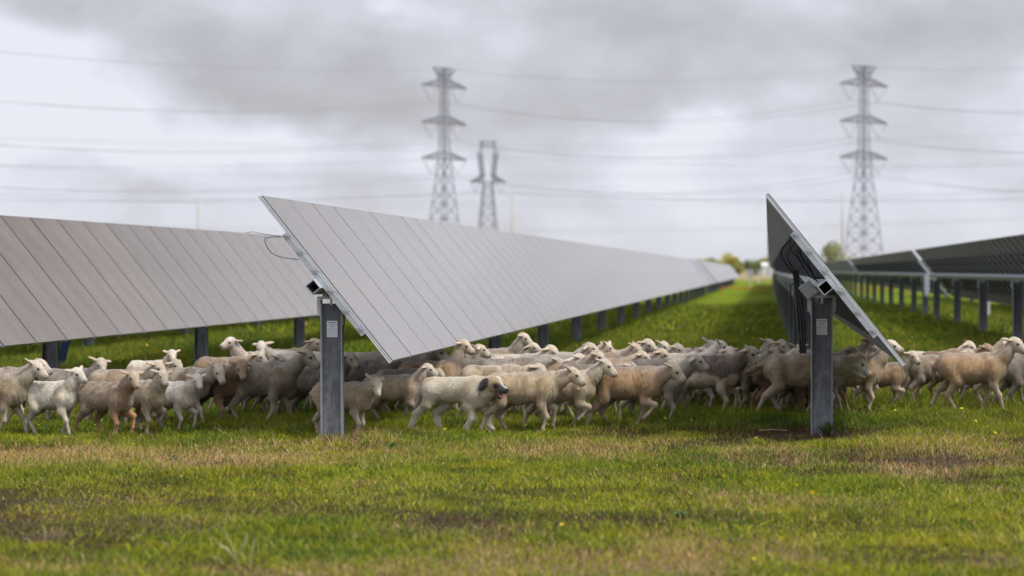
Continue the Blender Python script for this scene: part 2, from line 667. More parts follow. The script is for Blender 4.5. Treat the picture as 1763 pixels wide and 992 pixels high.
# ------------------------------------------------------------------ grass
def build_grass():
    rs = np.random.RandomState(11)
    VV, TT, QQ, CC = [], [], [], []
    base = 0
    # z0, z1, blades/m2, blade half width, height, segments, side margin
    zones = [(10.5, 17.5, 3200, 0.0024, 0.046, 2, 1.2), (17.5, 27, 3300, 0.0025, 0.052, 2, 1.4), (27, 40, 1300, 0.0050, 0.062, 1, 2.0),
             (40, 62, 420, 0.010, 0.075, 1, 2.5), (62, 110, 80, 0.03, 0.09, 1, 3)]
    for (z0, z1, dens, hw, hh, seg, mg) in zones:
        wmax = 2 * (881.5 * z1 / FPX + mg)
        cells = int((z1 - z0) * wmax * dens)
        Z = z0 + rs.rand(cells) * (z1 - z0)
        r = (rs.rand(cells) - 0.5) * wmax
        keep = np.abs(r) < (881.5 * Z / FPX + mg)
        Z, r = Z[keep], r[keep]
        # pull blades together into tufts
        ts = 0.055 if z0 < 27 else 0.14
        cx = (np.floor(Z / ts) + 0.5) * ts
        cr = (np.floor(r / ts) + 0.5) * ts
        h1 = np.modf(np.abs(np.sin(np.floor(Z / ts) * 12.9898 + np.floor(r / ts) * 78.233) * 43758.5453))[0]
        h2 = np.modf(np.abs(np.sin(np.floor(Z / ts) * 39.346 + np.floor(r / ts) * 11.135) * 24634.6345))[0]
        cx = cx + (h1 - 0.5) * ts
        cr = cr + (h2 - 0.5) * ts
        pull = 0.15 + 0.6 * h2
        Z = Z * (1 - pull) + cx * pull
        r = r * (1 - pull) + cr * pull
        x = FWD[0] * Z + RGT[0] * r
        y = FWD[1] * Z + RGT[1] * r
        dry, soil, hue, z_ = field(x, y)
        u = rs.rand(len(x))
        drop = (u < soil * 0.72)
        k = ~drop
        x, y, dry, soil, hue, h1, h2, Z = [q[k] for q in (x, y, dry, soil, hue, h1, h2, Z)]
        n = len(x)
        tall = N1(x, y, 0.8, 4)
        lush = np.clip((Z - 21.6) / 2.0, 0, 1) * np.clip(tall * 2.6 - 0.75, 0, 1)
        H = hh * (0.45 + 0.75 * tall + 0.45 * h1) * (0.55 + 0.65 * rs.rand(n)) * (1 - 0.45 * soil) * (1 + 0.75 * lush)
        H = H * (0.55 + 0.95 * N2(x + 9, y, 2.6, 3))
        isdry = rs.rand(n) < np.clip(dry * 0.68 + 0.06 + 0.08 * (hue > 0.55), 0, 0.85)
        H = np.where(isdry & (dry > 0.4), H * 1.05, H)
        stalk = rs.rand(n) < 0.0035
        H = np.where(stalk, H * 2.0, H)
        isdry = isdry | (stalk & (rs.rand(n) < 0.6))
        ang = rs.rand(n) * 6.2832
        lean = (0.25 + 0.85 * rs.rand(n)) * H
        flat = isdry & (rs.rand(n) < 0.35)
        lean = np.where(flat, H * 1.2, lean)
        H = np.where(flat, H * 0.35, H)
        la = rs.rand(n) * 6.2832
        lx, ly = np.cos(la) * lean, np.sin(la) * lean
        wx, wy = np.cos(ang), np.sin(ang)
        w = hw * (0.6 + 0.9 * rs.rand(n)) * np.where(stalk, 0.6, 1.0) * np.where(isdry, 0.8, 1.0)
        # a share of short broad leaves (clover, plantain)
        broad = (rs.rand(n) < 0.14) & ~isdry
        w = np.where(broad, w * 2.4, w)
        H = np.where(broad, H * 0.55, H)
        z = gz(x, y) - 0.004
        # colours
        gA = np.array([0.150, 0.222, 0.018])
        gB = np.array([0.335, 0.340, 0.022])
        gC = np.array([0.042, 0.090, 0.014])
        t = np.clip(hue * 1.7 - 0.35 + (rs.rand(n) - 0.5) * 0.5, 0, 1)[:, None]
        c = gA * (1 - t) + gB * t
        d = (rs.rand(n) < 0.22)[:, None]
        c = np.where(d, gC * (0.8 + 0.6 * h1[:, None]), c)
        fam = N3(x, y, 4.0, 3)[:, None]
        c = c * (1 - 0.55 * np.clip((fam - 0.5) * 5, 0, 1)) + gC * 0.9 * 0.55 * np.clip((fam - 0.5) * 5, 0, 1)
        yl = np.clip((N2(x, y, 2.2, 3)[:, None] - 0.52) * 5, 0, 1) * 0.6
        c = c * (1 - yl) + np.array([0.34, 0.32, 0.015]) * yl
        cd = np.array([0.50, 0.335, 0.165]) * (0.65 + 0.7 * rs.rand(n)[:, None])
        cd = np.where((rs.rand(n) < 0.25)[:, None], np.array([0.26, 0.145, 0.07]), cd)
        c = np.where(isdry[:, None], cd, c) * (0.65 + 0.7 * rs.rand(n)[:, None])
        dk = (rs.rand(n) < soil * 1.1)[:, None]
        c = np.where(dk, np.array([0.105, 0.062, 0.035]) * (0.5 + 0.9 * rs.rand(n)[:, None]), c)
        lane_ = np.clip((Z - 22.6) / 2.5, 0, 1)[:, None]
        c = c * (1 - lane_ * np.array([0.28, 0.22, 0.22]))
        P0 = np.stack([x, y, z], 1)
        W = np.stack([wx * w, wy * w, np.zeros(n)], 1)
        T = P0 + np.stack([lx, ly, H], 1)
        if seg == 2:
            Mi = P0 + np.stack([lx * 0.32, ly * 0.32, H * 0.60], 1)
            V = np.stack([P0 - W * 0.7, P0 + W * 0.7, Mi + W, Mi - W, T], 1)
            q = np.arange(n)[:, None] * 5 + np.array([0, 1, 2, 3])
            tr = np.arange(n)[:, None] * 5 + np.array([3, 2, 4])
            VV.append(V.reshape(-1, 3))
            QQ.append(q + base)
            TT.append(tr + base)
            CC.append(np.repeat(c, 5, 0))
            base += n * 5
        else:
            V = np.stack([P0 - W, P0 + W, T], 1)
            tr = np.arange(n)[:, None] * 3 + np.array([0, 1, 2])
            VV.append(V.reshape(-1, 3))
            TT.append(tr + base)
            CC.append(np.repeat(c, 3, 0))
            base += n * 3
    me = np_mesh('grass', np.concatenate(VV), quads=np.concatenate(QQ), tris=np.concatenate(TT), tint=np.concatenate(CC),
                 smooth=False, mats=[M['grass']])
    o = link('grass', me)
    tag(o, 'short patchy pasture grass, green with straw coloured dry patches', 'grass', kind='stuff')


build_grass()

# ------------------------------------------------------------------ solar trackers
TILT = R(51.3)
MW = 1.245


def module_mesh():
    m = MB()
    m.box(-1.0, 1.0, -0.6135, 0.6135, 0.133, 0.140, 0)          # laminate: glass above
    m.box(-0.985, 0.985, -0.590, 0.590, 0.128, 0.1325, 1)       # dark back sheet
    for s in (-1, 1):
        m.box(-1.006, 1.006, s * 0.603 - 0.010, s * 0.603 + 0.010, 0.110, 0.1325, 2)
        m.box(-1.006, 1.006, s * 0.578 - 0.0145, s * 0.578 + 0.0145, 0.110, 0.113, 2)
        m.box(s * 0.9945 - 0.006, s * 0.9945 + 0.006, -0.592, 0.592, 0.110, 0.1270, 2)
        m.box(-1.002, 1.002, s * 0.31 - 0.014, s * 0.31 + 0.014, 0.108, 0.1270, 2)
    m.box(-0.06, 0.06, -0.05, 0.05, 0.108, 0.1270, 1)
    return m.mesh('solar_module', [M['glass'], M['back'], M['frame']])


def post_mesh(top=1.305):
    m = MB()
    m.box(-0.093, 0.093, -0.004, 0.004, -0.3, top)
    for s in (-1, 1):
        m.box(s * 0.0985 - 0.0055, s * 0.0985 + 0.0055, -0.062, 0.062, -0.3, top, 1)
    return m.mesh('post', [M['post'], M['flange']])


def bracket_mesh(cut=False):
    m = MB()
    for s in ((-1,) if cut else (-1, 1)):
        k = len(m.v)
        zt = 1.345
        for y in (-0.055, 0.055):
            for (x, z) in ((s * 0.1045, zt), (s * 0.137, zt), (s * 0.137, 1.245), (s * 0.105, 1.165)):
                m.v.append((x, y, z))
        fs = [[0, 1, 2, 3], [7, 6, 5, 4], [0, 4, 5, 1], [1, 5, 6, 2], [2, 6, 7, 3], [3, 7, 4, 0]]
        m.f += [[k + i for i in f] for f in fs]
        m.m += [0] * 6
    m.box(-0.137, 0.02 if cut else 0.137, -0.055, 0.055, 1.347, 1.372)
    m.box(-0.012, 0.012, -0.062, -0.050, 1.29, 1.3455)
    m.bar((-0.06 if cut else 0, 0, 1.372), (-0.06 if cut else 0, 0, 1.40), 0.035, 0, 10)
    for s in ((-1,) if cut else (-1, 1)):
        m.bar((s * 0.142, 0, 1.22), (s * 0.100, 0, 1.22), 0.012, 0, 6)
    return m.mesh('bearing_bracket', M['galv'])


def purlin_mesh():
    m = MB()
    m.box(-0.58, 0.64, -0.045, -0.030, 0.052, 0.0945)
    m.box(-0.58, 0.64, 0.030, 0.045, 0.052, 0.0945)
    m.box(-0.58, 0.64, -0.0299, 0.0299, 0.0905, 0.0945)
    for u in (-0.55, -0.35, -0.12, 0.12, 0.36, 0.58):
        m.box(u - 0.026, u + 0.026, -0.056, -0.0455, 0.074, 0.118)
        m.bar((u, -0.072, 0.098), (u, -0.0562, 0.098), 0.012, 0, 6)
    return m.mesh('purlin', M['galv'])


ME_MOD, ME_POST, ME_BR, ME_PUR = module_mesh(), post_mesh(), bracket_mesh(), purlin_mesh()
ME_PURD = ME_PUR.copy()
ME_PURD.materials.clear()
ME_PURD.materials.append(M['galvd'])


def tracker(label, X, Y0, n, posts, purlins=True, postdx=0.0, group='rows of tilted solar panels', brackets=8, seed=0):
    rnd = random.Random(seed)
    root = empty('solar_tracker', (X, Y0, 0))
    tag(root, label, 'solar panel row', group)
    L = n * MW
    nmod = min(n, 100)
    for i in range(nmod):
        o = link('solar_module', ME_MOD, root, (0, (i + 0.5) * MW, 1.457),
                 (R(rnd.uniform(-0.03, 0.03)), TILT + R(rnd.uniform(-0.07, 0.07)), 0))
    if n > 100:
        m = MB()
        for i in range(100, n):
            y = (i + 0.5) * MW
            m.box(-1.0, 1.0, y - 0.6135, y + 0.6135, 0.133, 0.140, 0)
            m.box(-0.985, 0.985, y - 0.59, y + 0.59, 0.100, 0.1325, 1)
            for s in (-1, 1):
                m.box(-1.003, 1.003, y + s * 0.606 - 0.012, y + s * 0.606 + 0.012, 0.096, 0.1325, 2)
        o = m.build('solar_module', [M['glass'], M['back'], M['frame']], root)
        o.location = (0, 0, 1.457)
        o.rotation_euler = (0, TILT, 0)
        tag(o, kind='stuff')
    if purlins:
        for i in range(min(n + 1, 100)):
            y = i * MW + (0.022 if i == 0 else 0)
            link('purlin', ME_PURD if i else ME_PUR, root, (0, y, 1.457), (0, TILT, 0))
    er_ = MB()
    er_.box(-1.008, 1.008, -0.026, -0.0145, 0.100, 0.1325)
    er_.box(-1.008, 1.008, -0.030, -0.0262, 0.126, 0.1325)
    er_.box(-1.008, 1.008, -0.030, -0.0262, 0.100, 0.105)
    eo_ = er_.build('end_rail', M['alu'], root)
    eo_.location = (0, 0.006, 1.457)
    eo_.rotation_euler = (0, TILT, 0)
    t = MB()
    a, wl = 0.052, 0.006
    y0, y1 = -0.16, L + 0.1
    t.box(-a, a, y0, y1, a - wl, a)
    t.box(-a, a, y0, y1, -a, -a + wl)
    t.box(-a, -a + wl, y0, y1, -a + wl + 0.0002, a - wl - 0.0002)
    t.box(a - wl, a, y0, y1, -a + wl + 0.0002, a - wl - 0.0002)
    t.box(-a + wl, a - wl, y0 + 0.35, y0 + 0.36, -a + wl, a - wl, 1)
    tt = t.build('torque_tube', [M['galv'], M['inside']], root)
    tt.location = (0, 0, 1.457)
    tt.rotation_euler = (0, TILT, 0)
    for k, y in enumerate(posts):
        p = link('post', ME_POST, root, (postdx if k == 0 else 0, y - Y0, gz1(X, y) * 0.4), (0, 0, R(rnd.uniform(-1.5, 1.5)) if k else 0))
        if k == 0 and postdx:
            MB().box(0.1045, 0.114, -0.05, 0.05, 1.10, 1.235).build('bracket_plate', M['galv'], p)
        if k < brackets:
            link('bearing_bracket', bracket_mesh(True) if (k == 0 and postdx) else ME_BR, p, (0, 0, 0))
    return root


def sign(post_obj, seed):
    s = MB()
    s.box(-0.052, 0.052, -0.0085, -0.0055, 0.985, 1.140)
    sp = s.build('label_plate', M['paper'], post_obj)
    rnd = random.Random(seed)
    t = MB()
    def row(z, h, x0, x1, w, gp):
        x = x0
        while x < x1:
            ww = w * rnd.uniform(0.6, 1.3)
            t.box(x, min(x + ww, x1), -0.0100, -0.0087, z, z + h)
            x += ww + gp
    row(1.118, 0.0085, -0.038, 0.040, 0.006, 0.0022)
    row(1.100, 0.007, -0.028, 0.030, 0.006, 0.003)
    row(1.082, 0.007, -0.022, 0.022, 0.006, 0.003)
    for i in range(7):
        row(1.066 - i * 0.0110, 0.0022, -0.045, 0.044, 0.010, 0.003)
    t.build('lettering', M['ink'], post_obj)


def span(a, b, st):
    return [a + i * st for i in range(int((b - a) / st) + 1)]


tr1 = tracker('long pale row of tilted panels whose near edge carries the hanging cable loop', -4.27, 22.62, 117,
              [22.75] + span(29.6, 168, 8.15), postdx=0.135, brackets=10, seed=1)
tr1b = tracker('pale far panel row continuing beyond the gap in the long middle row', -4.27, 171.5, 110, span(172, 306, 8.4), purlins=False, seed=2)
tr0 = tracker('pale panel row cut by the left picture edge, behind the flock', -9.30, 21.5, 118, span(22.3, 168, 8.4), seed=3)
trm = tracker('panel row hidden behind the leftmost pale row, only its posts showing', -14.15, 24.0, 100, span(24.2, 148, 8.4), purlins=False, seed=4)
trm2 = tracker('farthest left panel row, hidden behind two other rows', -19.0, 24.0, 80, span(24.2, 120, 8.4), purlins=False, brackets=0, seed=5)
tr2 = tracker('panel row seen end on from beneath, silver rail slanting beside the post', 0.52, 22.42, 100,
              [23.79] + span(31.9, 146, 8.4), brackets=12, seed=6)
tr2b = tracker('far panel row seen edge on behind the end-on row', 0.52, 149.0, 100, span(150, 272, 8.4), purlins=False, brackets=0, seed=7)
tr3 = tracker('dark underside of the panel row along the right edge above the posts', 5.42, 22.5, 48, span(28.2, 82, 8.5), brackets=12, seed=8)
tr3b = tracker('second dark panel row on the right, starting at the bright slanting end rail', 5.42, 84.0, 52,
               [85.0, 91.5] + span(100, 148, 8.5), brackets=12, seed=9)
tr3c = tracker('third dark panel row on the right, shrinking toward the pylon', 5.42, 151.5, 90, span(152.5, 262, 8.5), purlins=False, brackets=0, seed=10)
tr4 = tracker('dark panel row glimpsed between the posts of the right hand row', 10.3, 40.0, 90, span(41, 151, 8.4), purlins=False, brackets=0, seed=11)
tr5 = tracker('dark panel row two rows behind the right hand posts', 15.2, 60.0, 90, span(61, 171, 8.4), purlins=False, brackets=0, seed=12)
tr6 = tracker('outermost dark panel row behind the right hand posts', 20.1, 80.0, 90, span(81, 190, 8.4), purlins=False, brackets=0, seed=13)

for k, t_ in enumerate((tr1, tr2)):
    ps = [c for c in t_.children if c.name.startswith('post')]
    first = min(ps, key=lambda c: c.location.y)
    sign(first, 5 + k)


def tl(u, y, w):
    """tilted tracker frame -> tracker local"""
    return (u * math.cos(TILT) + w * math.sin(TILT), y, 1.457 - u * math.sin(TILT) + w * math.cos(TILT))


def wire_part(name, root, pts, r, mat='black'):
    # smooth through control points
    P = [Vector(p) for p in pts]
    out = []
    for i in range(len(P) - 1):
        p0, p1, p2, p3 = P[max(i - 1, 0)], P[i], P[i + 1], P[min(i + 2, len(P) - 1)]
        for j in range(6):
            t = j / 6
            out.append(0.5 * ((2 * p1) + (p2 - p0) * t + (2 * p0 - 5 * p1 + 4 * p2 - p3) * t * t + (3 * p1 - p0 - 3 * p2 + p3) * t ** 3))
    out.append(P[-1])
    return MB().tube(out, r, 0, 6).build(name, M[mat], root, True)


# cable loop on the near end of the middle row
wire_part('cable', tr1, [tl(-0.57, -0.03, 0.05), (-0.47, -0.05, 1.92), (-0.46, -0.05, 1.84), (-0.40, -0.05, 1.77), (-0.30, -0.04, 1.735), tl(-0.30, -0.03, 0.04)], 0.004)
wire_part('cable', tr1, [tl(-0.57, -0.03, 0.05), (-0.52, -0.04, 1.965), (-0.60, -0.05, 1.98), (-0.66, -0.05, 1.97)], 0.0025)
# cables, harness and drive parts beneath the end-on row
rr = random.Random(3)
for k in range(6):
    y = 0.35 + 0.7 * k
    u0 = rr.uniform(-0.6, -0.2)
    wire_part('cable', tr2, [tl(u0, y, 0.09), tl(u0 + 0.12, y + 0.1, 0.04 - 0.04 * rr.random()), tl(u0 + 0.25, y + 0.3, 0.01),
                             tl(u0 + 0.4, y + 0.5, 0.0), tl(u0 + 0.45, y + 0.8, 0.09)], 0.006)
wire_part('cable', tr2, [tl(-0.55, 0.3, 0.05), (-0.40, 0.8, 1.80), (-0.36, 1.5, 1.70), (-0.26, 2.4, 1.58), (-0.15, 3.2, 1.46)], 0.009)
wire_part('cable', tr2, [tl(-0.50, 0.5, 0.05), (-0.34, 1.0, 1.76), (-0.29, 1.8, 1.66), (-0.20, 2.6, 1.54), (-0.10, 3.4, 1.44)], 0.008)
for k in range(3):
    dx = -0.16 + 0.022 * k
    wire_part('cable', tr2, [(dx - 0.07, 5.6, 1.62), (dx - 0.05, 5.5, 1.35), (dx - 0.02 + 0.01 * k, 5.3, 1.0), (dx + 0.01, 5.2, 0.6), (dx + 0.03, 5.2, 0.2), (dx + 0.03, 5.2, -0.1)], 0.015)
bx = MB()
bx.box(-0.075, 0.075, 1.0, 1.35, -0.19, -0.06)
bx.box(-0.065, 0.065, 0.985, 0.9995, -0.18, -0.07)
b_ = bx.build('drive_box', M['galv'], tr2)
b_.location = (-0.03, 0.3, 1.50)
b_.rotation_euler = (0, TILT, 0)
# motor and marker at the gap of the right hand row
mm = MB()
mm.box(-0.09, 0.09, -0.5, -0.2, 1.30, 1.48)
mm.bar((0, -0.35, 1.30), (0, -0.35, 0.9), 0.06, 0, 10)
mm.build('drive_motor', M['galv'], tr3b)
MB().box(-0.14, 0.02, -0.75, -0.68, 0.75, 1.42).build('control_box', M['cabinet'], tr3b)

# ------------------------------------------------------------------ pylons
def lattice_leg_body(m, h0, h1, w0, w1, n, r):
    for i in range(n):
        a, b = i / n, (i + 1) / n
        za, zb = h0 + (h1 - h0) * a, h0 + (h1 - h0) * b
        wa, wb = w0 + (w1 - w0) * a, w0 + (w1 - w0) * b
        cs = ((-1, -1), (1, -1), (1, 1), (-1, 1))
        for k in range(4):
            p, q = cs[k], cs[(k + 1) % 4]
            m.bar((p[0] * wa, p[1] * wa, za), (p[0] * wb, p[1] * wb, zb), r)
            m.bar((p[0] * wa, p[1] * wa, za), (q[0] * wb, q[1] * wb, zb), r * 0.55)
            m.bar((q[0] * wa, q[1] * wa, za), (p[0] * wb, p[1] * wb, zb), r * 0.55)
            m.bar((p[0] * wb, p[1] * wb, zb), (q[0] * wb, q[1] * wb, zb), r * 0.55)


def arm(m, zc, span_, w, r, up=1.7):
    for s in (-1, 1):
        tip = (s * span_, 0, zc)
        n = 5
        for yy in (-w, w):
            m.bar((s * w, yy, zc), tip, r)
            m.bar((s * w, yy, zc + up), (s * span_, 0, zc + 0.15), r)
            for i in range(n):
                a, b = i / n, (i + 1) / n
                x0, x1 = s * (w + (span_ - w) * a), s * (w + (span_ - w) * b)
                y0, y1 = yy * (1 - a), yy * (1 - b)
                m.bar((x0, y0, zc), (x1, y1, zc + up * (1 - b)), r * 0.5)
                m.bar((x0, y0, zc + up * (1 - a)), (x1, y1, zc), r * 0.5)


def pylon(label, px, Z, top, yaw, spans=8.2):
    x, y = at(px, Z=Z)
    root = empty('lattice_pylon', (x, y, 0), yaw)
    tag(root, label, 'pylon', 'steel lattice pylons of the power line')
    z3 = top - 4.2
    z2 = z3 - 8.3
    z1 = z2 - 8.0
    m = MB()
    lattice_leg_body(m, 0, z1, 3.5, 1.0, 8, 0.10)
    lattice_leg_body(m, z1, top - 2.5, 0.95, 0.65, 9, 0.075)
    m.build('tower_body', M['lattice'], root)
    att = []
    for zc in (z1, z2, z3):
        a = MB()
        arm(a, zc, spans, 0.85, 0.13)
        a.build('crossarm', M['lattice'], root)
        for s in (-1, 1):
            b = MB()
            bot = (s * spans * 0.60, 0, zc - 3.4)
            b.bar((s * (spans - 0.3), 0, zc), bot, 0.09, 0, 6)
            b.bar((s * spans * 0.26, 0, zc), bot, 0.09, 0, 6)
            b.build('insulator', M['insul'], root)
            att.append(bot)
    t = MB()
    lattice_leg_body(t, top - 2.5, top - 0.4, 0.95, 0.9, 2, 0.12)
    for s in (-1, 1):
        for yy in (-0.9, 0.9):
            t.bar((0, yy, top - 3.2), (s * 4.0, 0, top - 0.1), 0.12)
            t.bar((0, yy, top), (s * 4.0, 0, top), 0.14)
        att.append((s * 4.0, 0, top))
    t.build('top_crossarm', M['lattice'], root)
    mw = Matrix.Translation((x, y, 0)) @ Matrix.Rotation(yaw, 4, 'Z')
    return [mw @ Vector(p) for p in att]


YAWC, YAWA = TH + R(42), TH + R(54)
attA = pylon('tall lattice pylon with three crossarms above the long middle panel row', 765, 545, hz_of(118, 545), YAWA)
attC = pylon('tall lattice pylon standing over the dark panels at the right', 1487, 540, hz_of(115, 540), YAWC)
# towers of the same line outside the picture, for the wires to hang from
attL = pylon('lattice pylon outside the picture to the left', -700, 400, 47.0, TH + R(60))
attR = pylon('lattice pylon outside the picture to the right', 2500, 420, 47.0, TH + R(50))


def catenary(a, b, sag, r=0.05, n=28):
    pts = []
    for i in range(n + 1):
        t = i / n
        p = a.lerp(b, t)
        p.z -= 4 * sag * t * (1 - t)
        pts.append(p)
    return MB().tube(pts, r, 0, 5)


NAM = ['lower', 'lower', 'middle', 'middle', 'upper', 'upper', 'top', 'top']
SID = ['outer', 'inner'] * 4
for i in range(8):
    for (P, Q, txt, sg) in ((attL, attA, 'sagging in from the left to the pylon above the middle row', 6.0),
                            (attA, attC, 'between the two tall pylons', 4.5), (attC, attR, 'running off to the right of the right hand pylon', 6.0)):
        o = catenary(P[i], Q[i], sg if i < 6 else sg * 0.7, 0.034 if i < 6 else 0.022).build('power_line', M['wire'], None, True)
        tag(o, f'{NAM[i]} {SID[i]} thin wire {txt}', 'power line', 'power lines strung between the pylons')


attP = pylon('distant lattice pylon outside the picture to the left', -420, 700, 44.0, TH + R(75))
attQ = pylon('distant lattice pylon outside the picture to the right', 2150, 680, 44.0, TH + R(75))
for i in range(8):
    o = catenary(attP[i], attQ[i], 7.0 + 0.8 * (i % 3), 0.032).build('power_line', M['wire'], None, True)
    tag(o, f'very faint {NAM[i]} {SID[i]} wire crossing the whole sky behind the pylons', 'power line', 'faint distant power lines')


def pylon_loop(px, Z, top):
    x, y = at(px, Z=Z)
    root = empty('lattice_pylon', (x, y, 0), TH + R(12))
    tag(root, 'smaller blurred pylon with an open loop head beside the middle pylon', 'pylon')
    za = hz_of(314, Z)
    m = MB()
    lattice_leg_body(m, 0, za, 3.2, 1.1, 9, 0.13)
    m.build('tower_body', M['lattice'], root)
    a = MB()
    arm(a, za, 4.7, 1.2, 0.16, 2.0)
    a.build('crossarm', M['lattice'], root)
    h = MB()
    for s in (-1, 1):
        for dx_ in (0, 0.9):
            h.bar((s * (1.0 + dx_), -0.5, za + 1.5), (s * (1.7 + dx_), -0.5, top - 3), 0.15)
            h.bar((s * (1.0 + dx_), 0.5, za + 1.5), (s * (1.7 + dx_), 0.5, top - 3), 0.15)
            h.bar((s * (1.7 + dx_), 0, top - 3), (s * 1.4, 0, top), 0.15)
        for k in range(7):
            z0 = za + 1.5 + k * (top - 3 - za - 1.5) / 7
            z1 = z0 + (top - 3 - za - 1.5) / 7
            xx = 1.0 + 0.7 * k / 7
            h.bar((s * xx, 0, z0), (s * (xx + 0.95), 0, z1), 0.09)
            h.bar((s * (xx + 0.9), 0, z0), (s * xx, 0, z1), 0.09)
        h.bar((s * 1.2, 0, za), (s * 1.4, 0, za + 2), 0.15)
    h.bar((-2.4, 0, top), (2.4, 0, top), 0.2)
    h.bar((-2.3, 0, top - 1.3), (2.3, 0, top - 1.3), 0.16)
    for k in range(6):
        h.bar((-2.2 + k * 0.75, 0, top - 1.3), (-1.8 + k * 0.75, 0, top), 0.09)
    h.build('loop_head', M['lattice'], root)
    for s in (-1, 1):
        b = MB()
        b.bar((s * 4.6, 0, za), (s * 3.4, 0, za - 2.6), 0.09, 0, 6)
        b.bar((s * 2.0, 0, za), (s * 3.4, 0, za - 2.6), 0.09, 0, 6)
        b.build('insulator', M['insul'], root)
    for i, (xo, zz, nm) in enumerate(((-3.4, za - 2.6, 'lower'), (3.4, za - 2.6, 'nearer lower'), (0, top - 4, 'upper'))):
        for sgn, word in ((-1, 'left'), (1, 'right')):
            c = Vector((x, y, 0)) + Vector((math.cos(TH) * xo, math.sin(TH) * xo, zz))
            e = c + Vector((RGT[0] * sgn * 210, RGT[1] * sgn * 210, 1.0)) + Vector((FWD[0], FWD[1], 0)) * (i * 8 - 8)
            o = catenary(c, e, 3.0, 0.038).build('power_line', M['wire'], None, True)
            tag(o, f'{nm} thin wire leading {word} from the small loop headed pylon', 'power line', 'power lines of the small pylon')


pylon_loop(840, 640, hz_of(244, 640))

for (px, ytop, txt) in ((341, 336, 'pale wooden pole poking up above the left panel row'), (882, 337, 'pale wooden pole beside the small loop headed pylon'),
                        (1450, 331, 'wooden pole at the foot of the right hand pylon')):
    Z = 300
    x, y = at(px, Z=Z)
    m = MB()
    m.bar((0, 0, -0.5), (0, 0, hz_of(ytop, Z)), 0.14, 0, 10, 0.09)
    o = m.build('utility_pole', M['wood'], None, True)
    o.location = (x, y, 0)
    tag(o, txt, 'pole', 'wooden poles beyond the panels')


# ------------------------------------------------------------------ distant trees and small structures
def tree(px, Z, h, w, label, c0, seed, n=1500, gr=None):
    rs = np.random.RandomState(seed)
    x, y = at(px, Z=Z)
    root = empty('tree', (x, y, 0))
    tag(root, label, 'tree', gr)
    t = MB()
    t.tube([(0, 0, -0.2), (0.05 * w, 0, h * 0.3), (0, 0.03 * w, h * 0.6)], [w * 0.045, w * 0.032, w * 0.015], 0, 7)
    for k in range(5):
        a = rs.rand() * 6.28
        z0 = h * (0.25 + 0.08 * k)
        t.bar((0, 0, z0), (math.cos(a) * w * 0.3, math.sin(a) * w * 0.3, z0 + h * 0.25), w * 0.016, 0, 5, w * 0.005)
    t.build('trunk', M['bark'], root, True)
    nc = 22
    C = rs.randn(nc, 3)
    C /= np.linalg.norm(C, axis=1)[:, None]
    C *= (0.3 + 0.65 * rs.rand(nc))[:, None]
    C = C * np.array([w * 0.42, w * 0.42, h * 0.33]) + np.array([0, 0, h * 0.62])
    rad = (0.13 + 0.12 * rs.rand(nc)) * w
    ci = rs.randint(0, nc, n)
    d = rs.randn(n, 3)
    d /= np.linalg.norm(d, axis=1)[:, None]
    P = C[ci] + d * (rad[ci] * (0.55 + 0.5 * rs.rand(n)))[:, None]
    s = w * 0.028 * (0.6 + 0.9 * rs.rand(n))[:, None]
    a = rs.randn(n, 3)
    a /= np.linalg.norm(a, axis=1)[:, None]
    b = np.cross(a, rs.randn(n, 3))
    b /= np.linalg.norm(b, axis=1)[:, None]
    V = np.stack([P - a * s, P + b * s * 0.8, P + a * s, P - b * s * 0.8], 1).reshape(-1, 3)
    q = np.arange(n * 4).reshape(n, 4)
    cc = np.array(c0) * (0.65 + 0.7 * rs.rand(nc))[ci][:, None] * (0.8 + 0.4 * rs.rand(n))[:, None]
    me = np_mesh('crown', V, quads=q, tint=np.repeat(cc, 4, 0), smooth=False, mats=[M['leaf']])
    link('crown', me, root)


YG, OG, DG_ = (0.42, 0.38, 0.07), (0.32, 0.31, 0.09), (0.13, 0.19, 0.11)
tree(1256, 760, 7.2, 6.0, 'round yellow green tree on the horizon above the end of the panels', YG, 1, 2500)
tree(1287, 800, 6.2, 3.0, 'slim dark blue green tree on the horizon', DG_, 2, 2000)
tree(1437, 420, 6.6, 5.0, 'loose pale olive tree at the foot of the wooden pole', (0.34, 0.34, 0.16), 3, 3000)
tree(1320, 790, 5.8, 6.5, 'spreading olive tree beside the white building on the horizon', OG, 4, 2500)
gr = 'low yellow green trees along the horizon'
HT = [(1196, 5.6, 7), (1210, 5.2, 9), (1226, 5.4, 10), (1242, 4.8, 9), (1270, 4.6, 10), (1300, 4.9, 10), (1335, 5.6, 9)]
DESC = ['low yellow green tree at the left end of the horizon line', 'second low yellow green tree from the left on the horizon', 'yellow green tree between the second tree and the round tree',
        'low tree touching the round yellow green tree on its left', 'low tree between the round tree and the slim dark tree', 'low tree between the slim dark tree and the spreading tree',
        'low tree touching the slanting end-on panel row']
for i, (px, h, w) in enumerate(HT):
    tree(px, 830 + 15 * (i % 3), h, w, DESC[i], (YG, OG, (0.22, 0.26, 0.07))[i % 3], 20 + i, 1500, gr)
# trees the rows hide from here but a step aside would show
for i, px in enumerate((1130, 1060, 980, 1560, 1640, 1720)):
    tree(px, 860, 5.0, 10, ('yellow green tree hidden behind the middle row', 'green tree hidden behind the dark right hand rows')[i > 2], (YG, OG)[i % 2], 40 + i, 900,
         ('trees hidden behind the middle row', 'trees hidden behind the right hand rows')[i > 2])

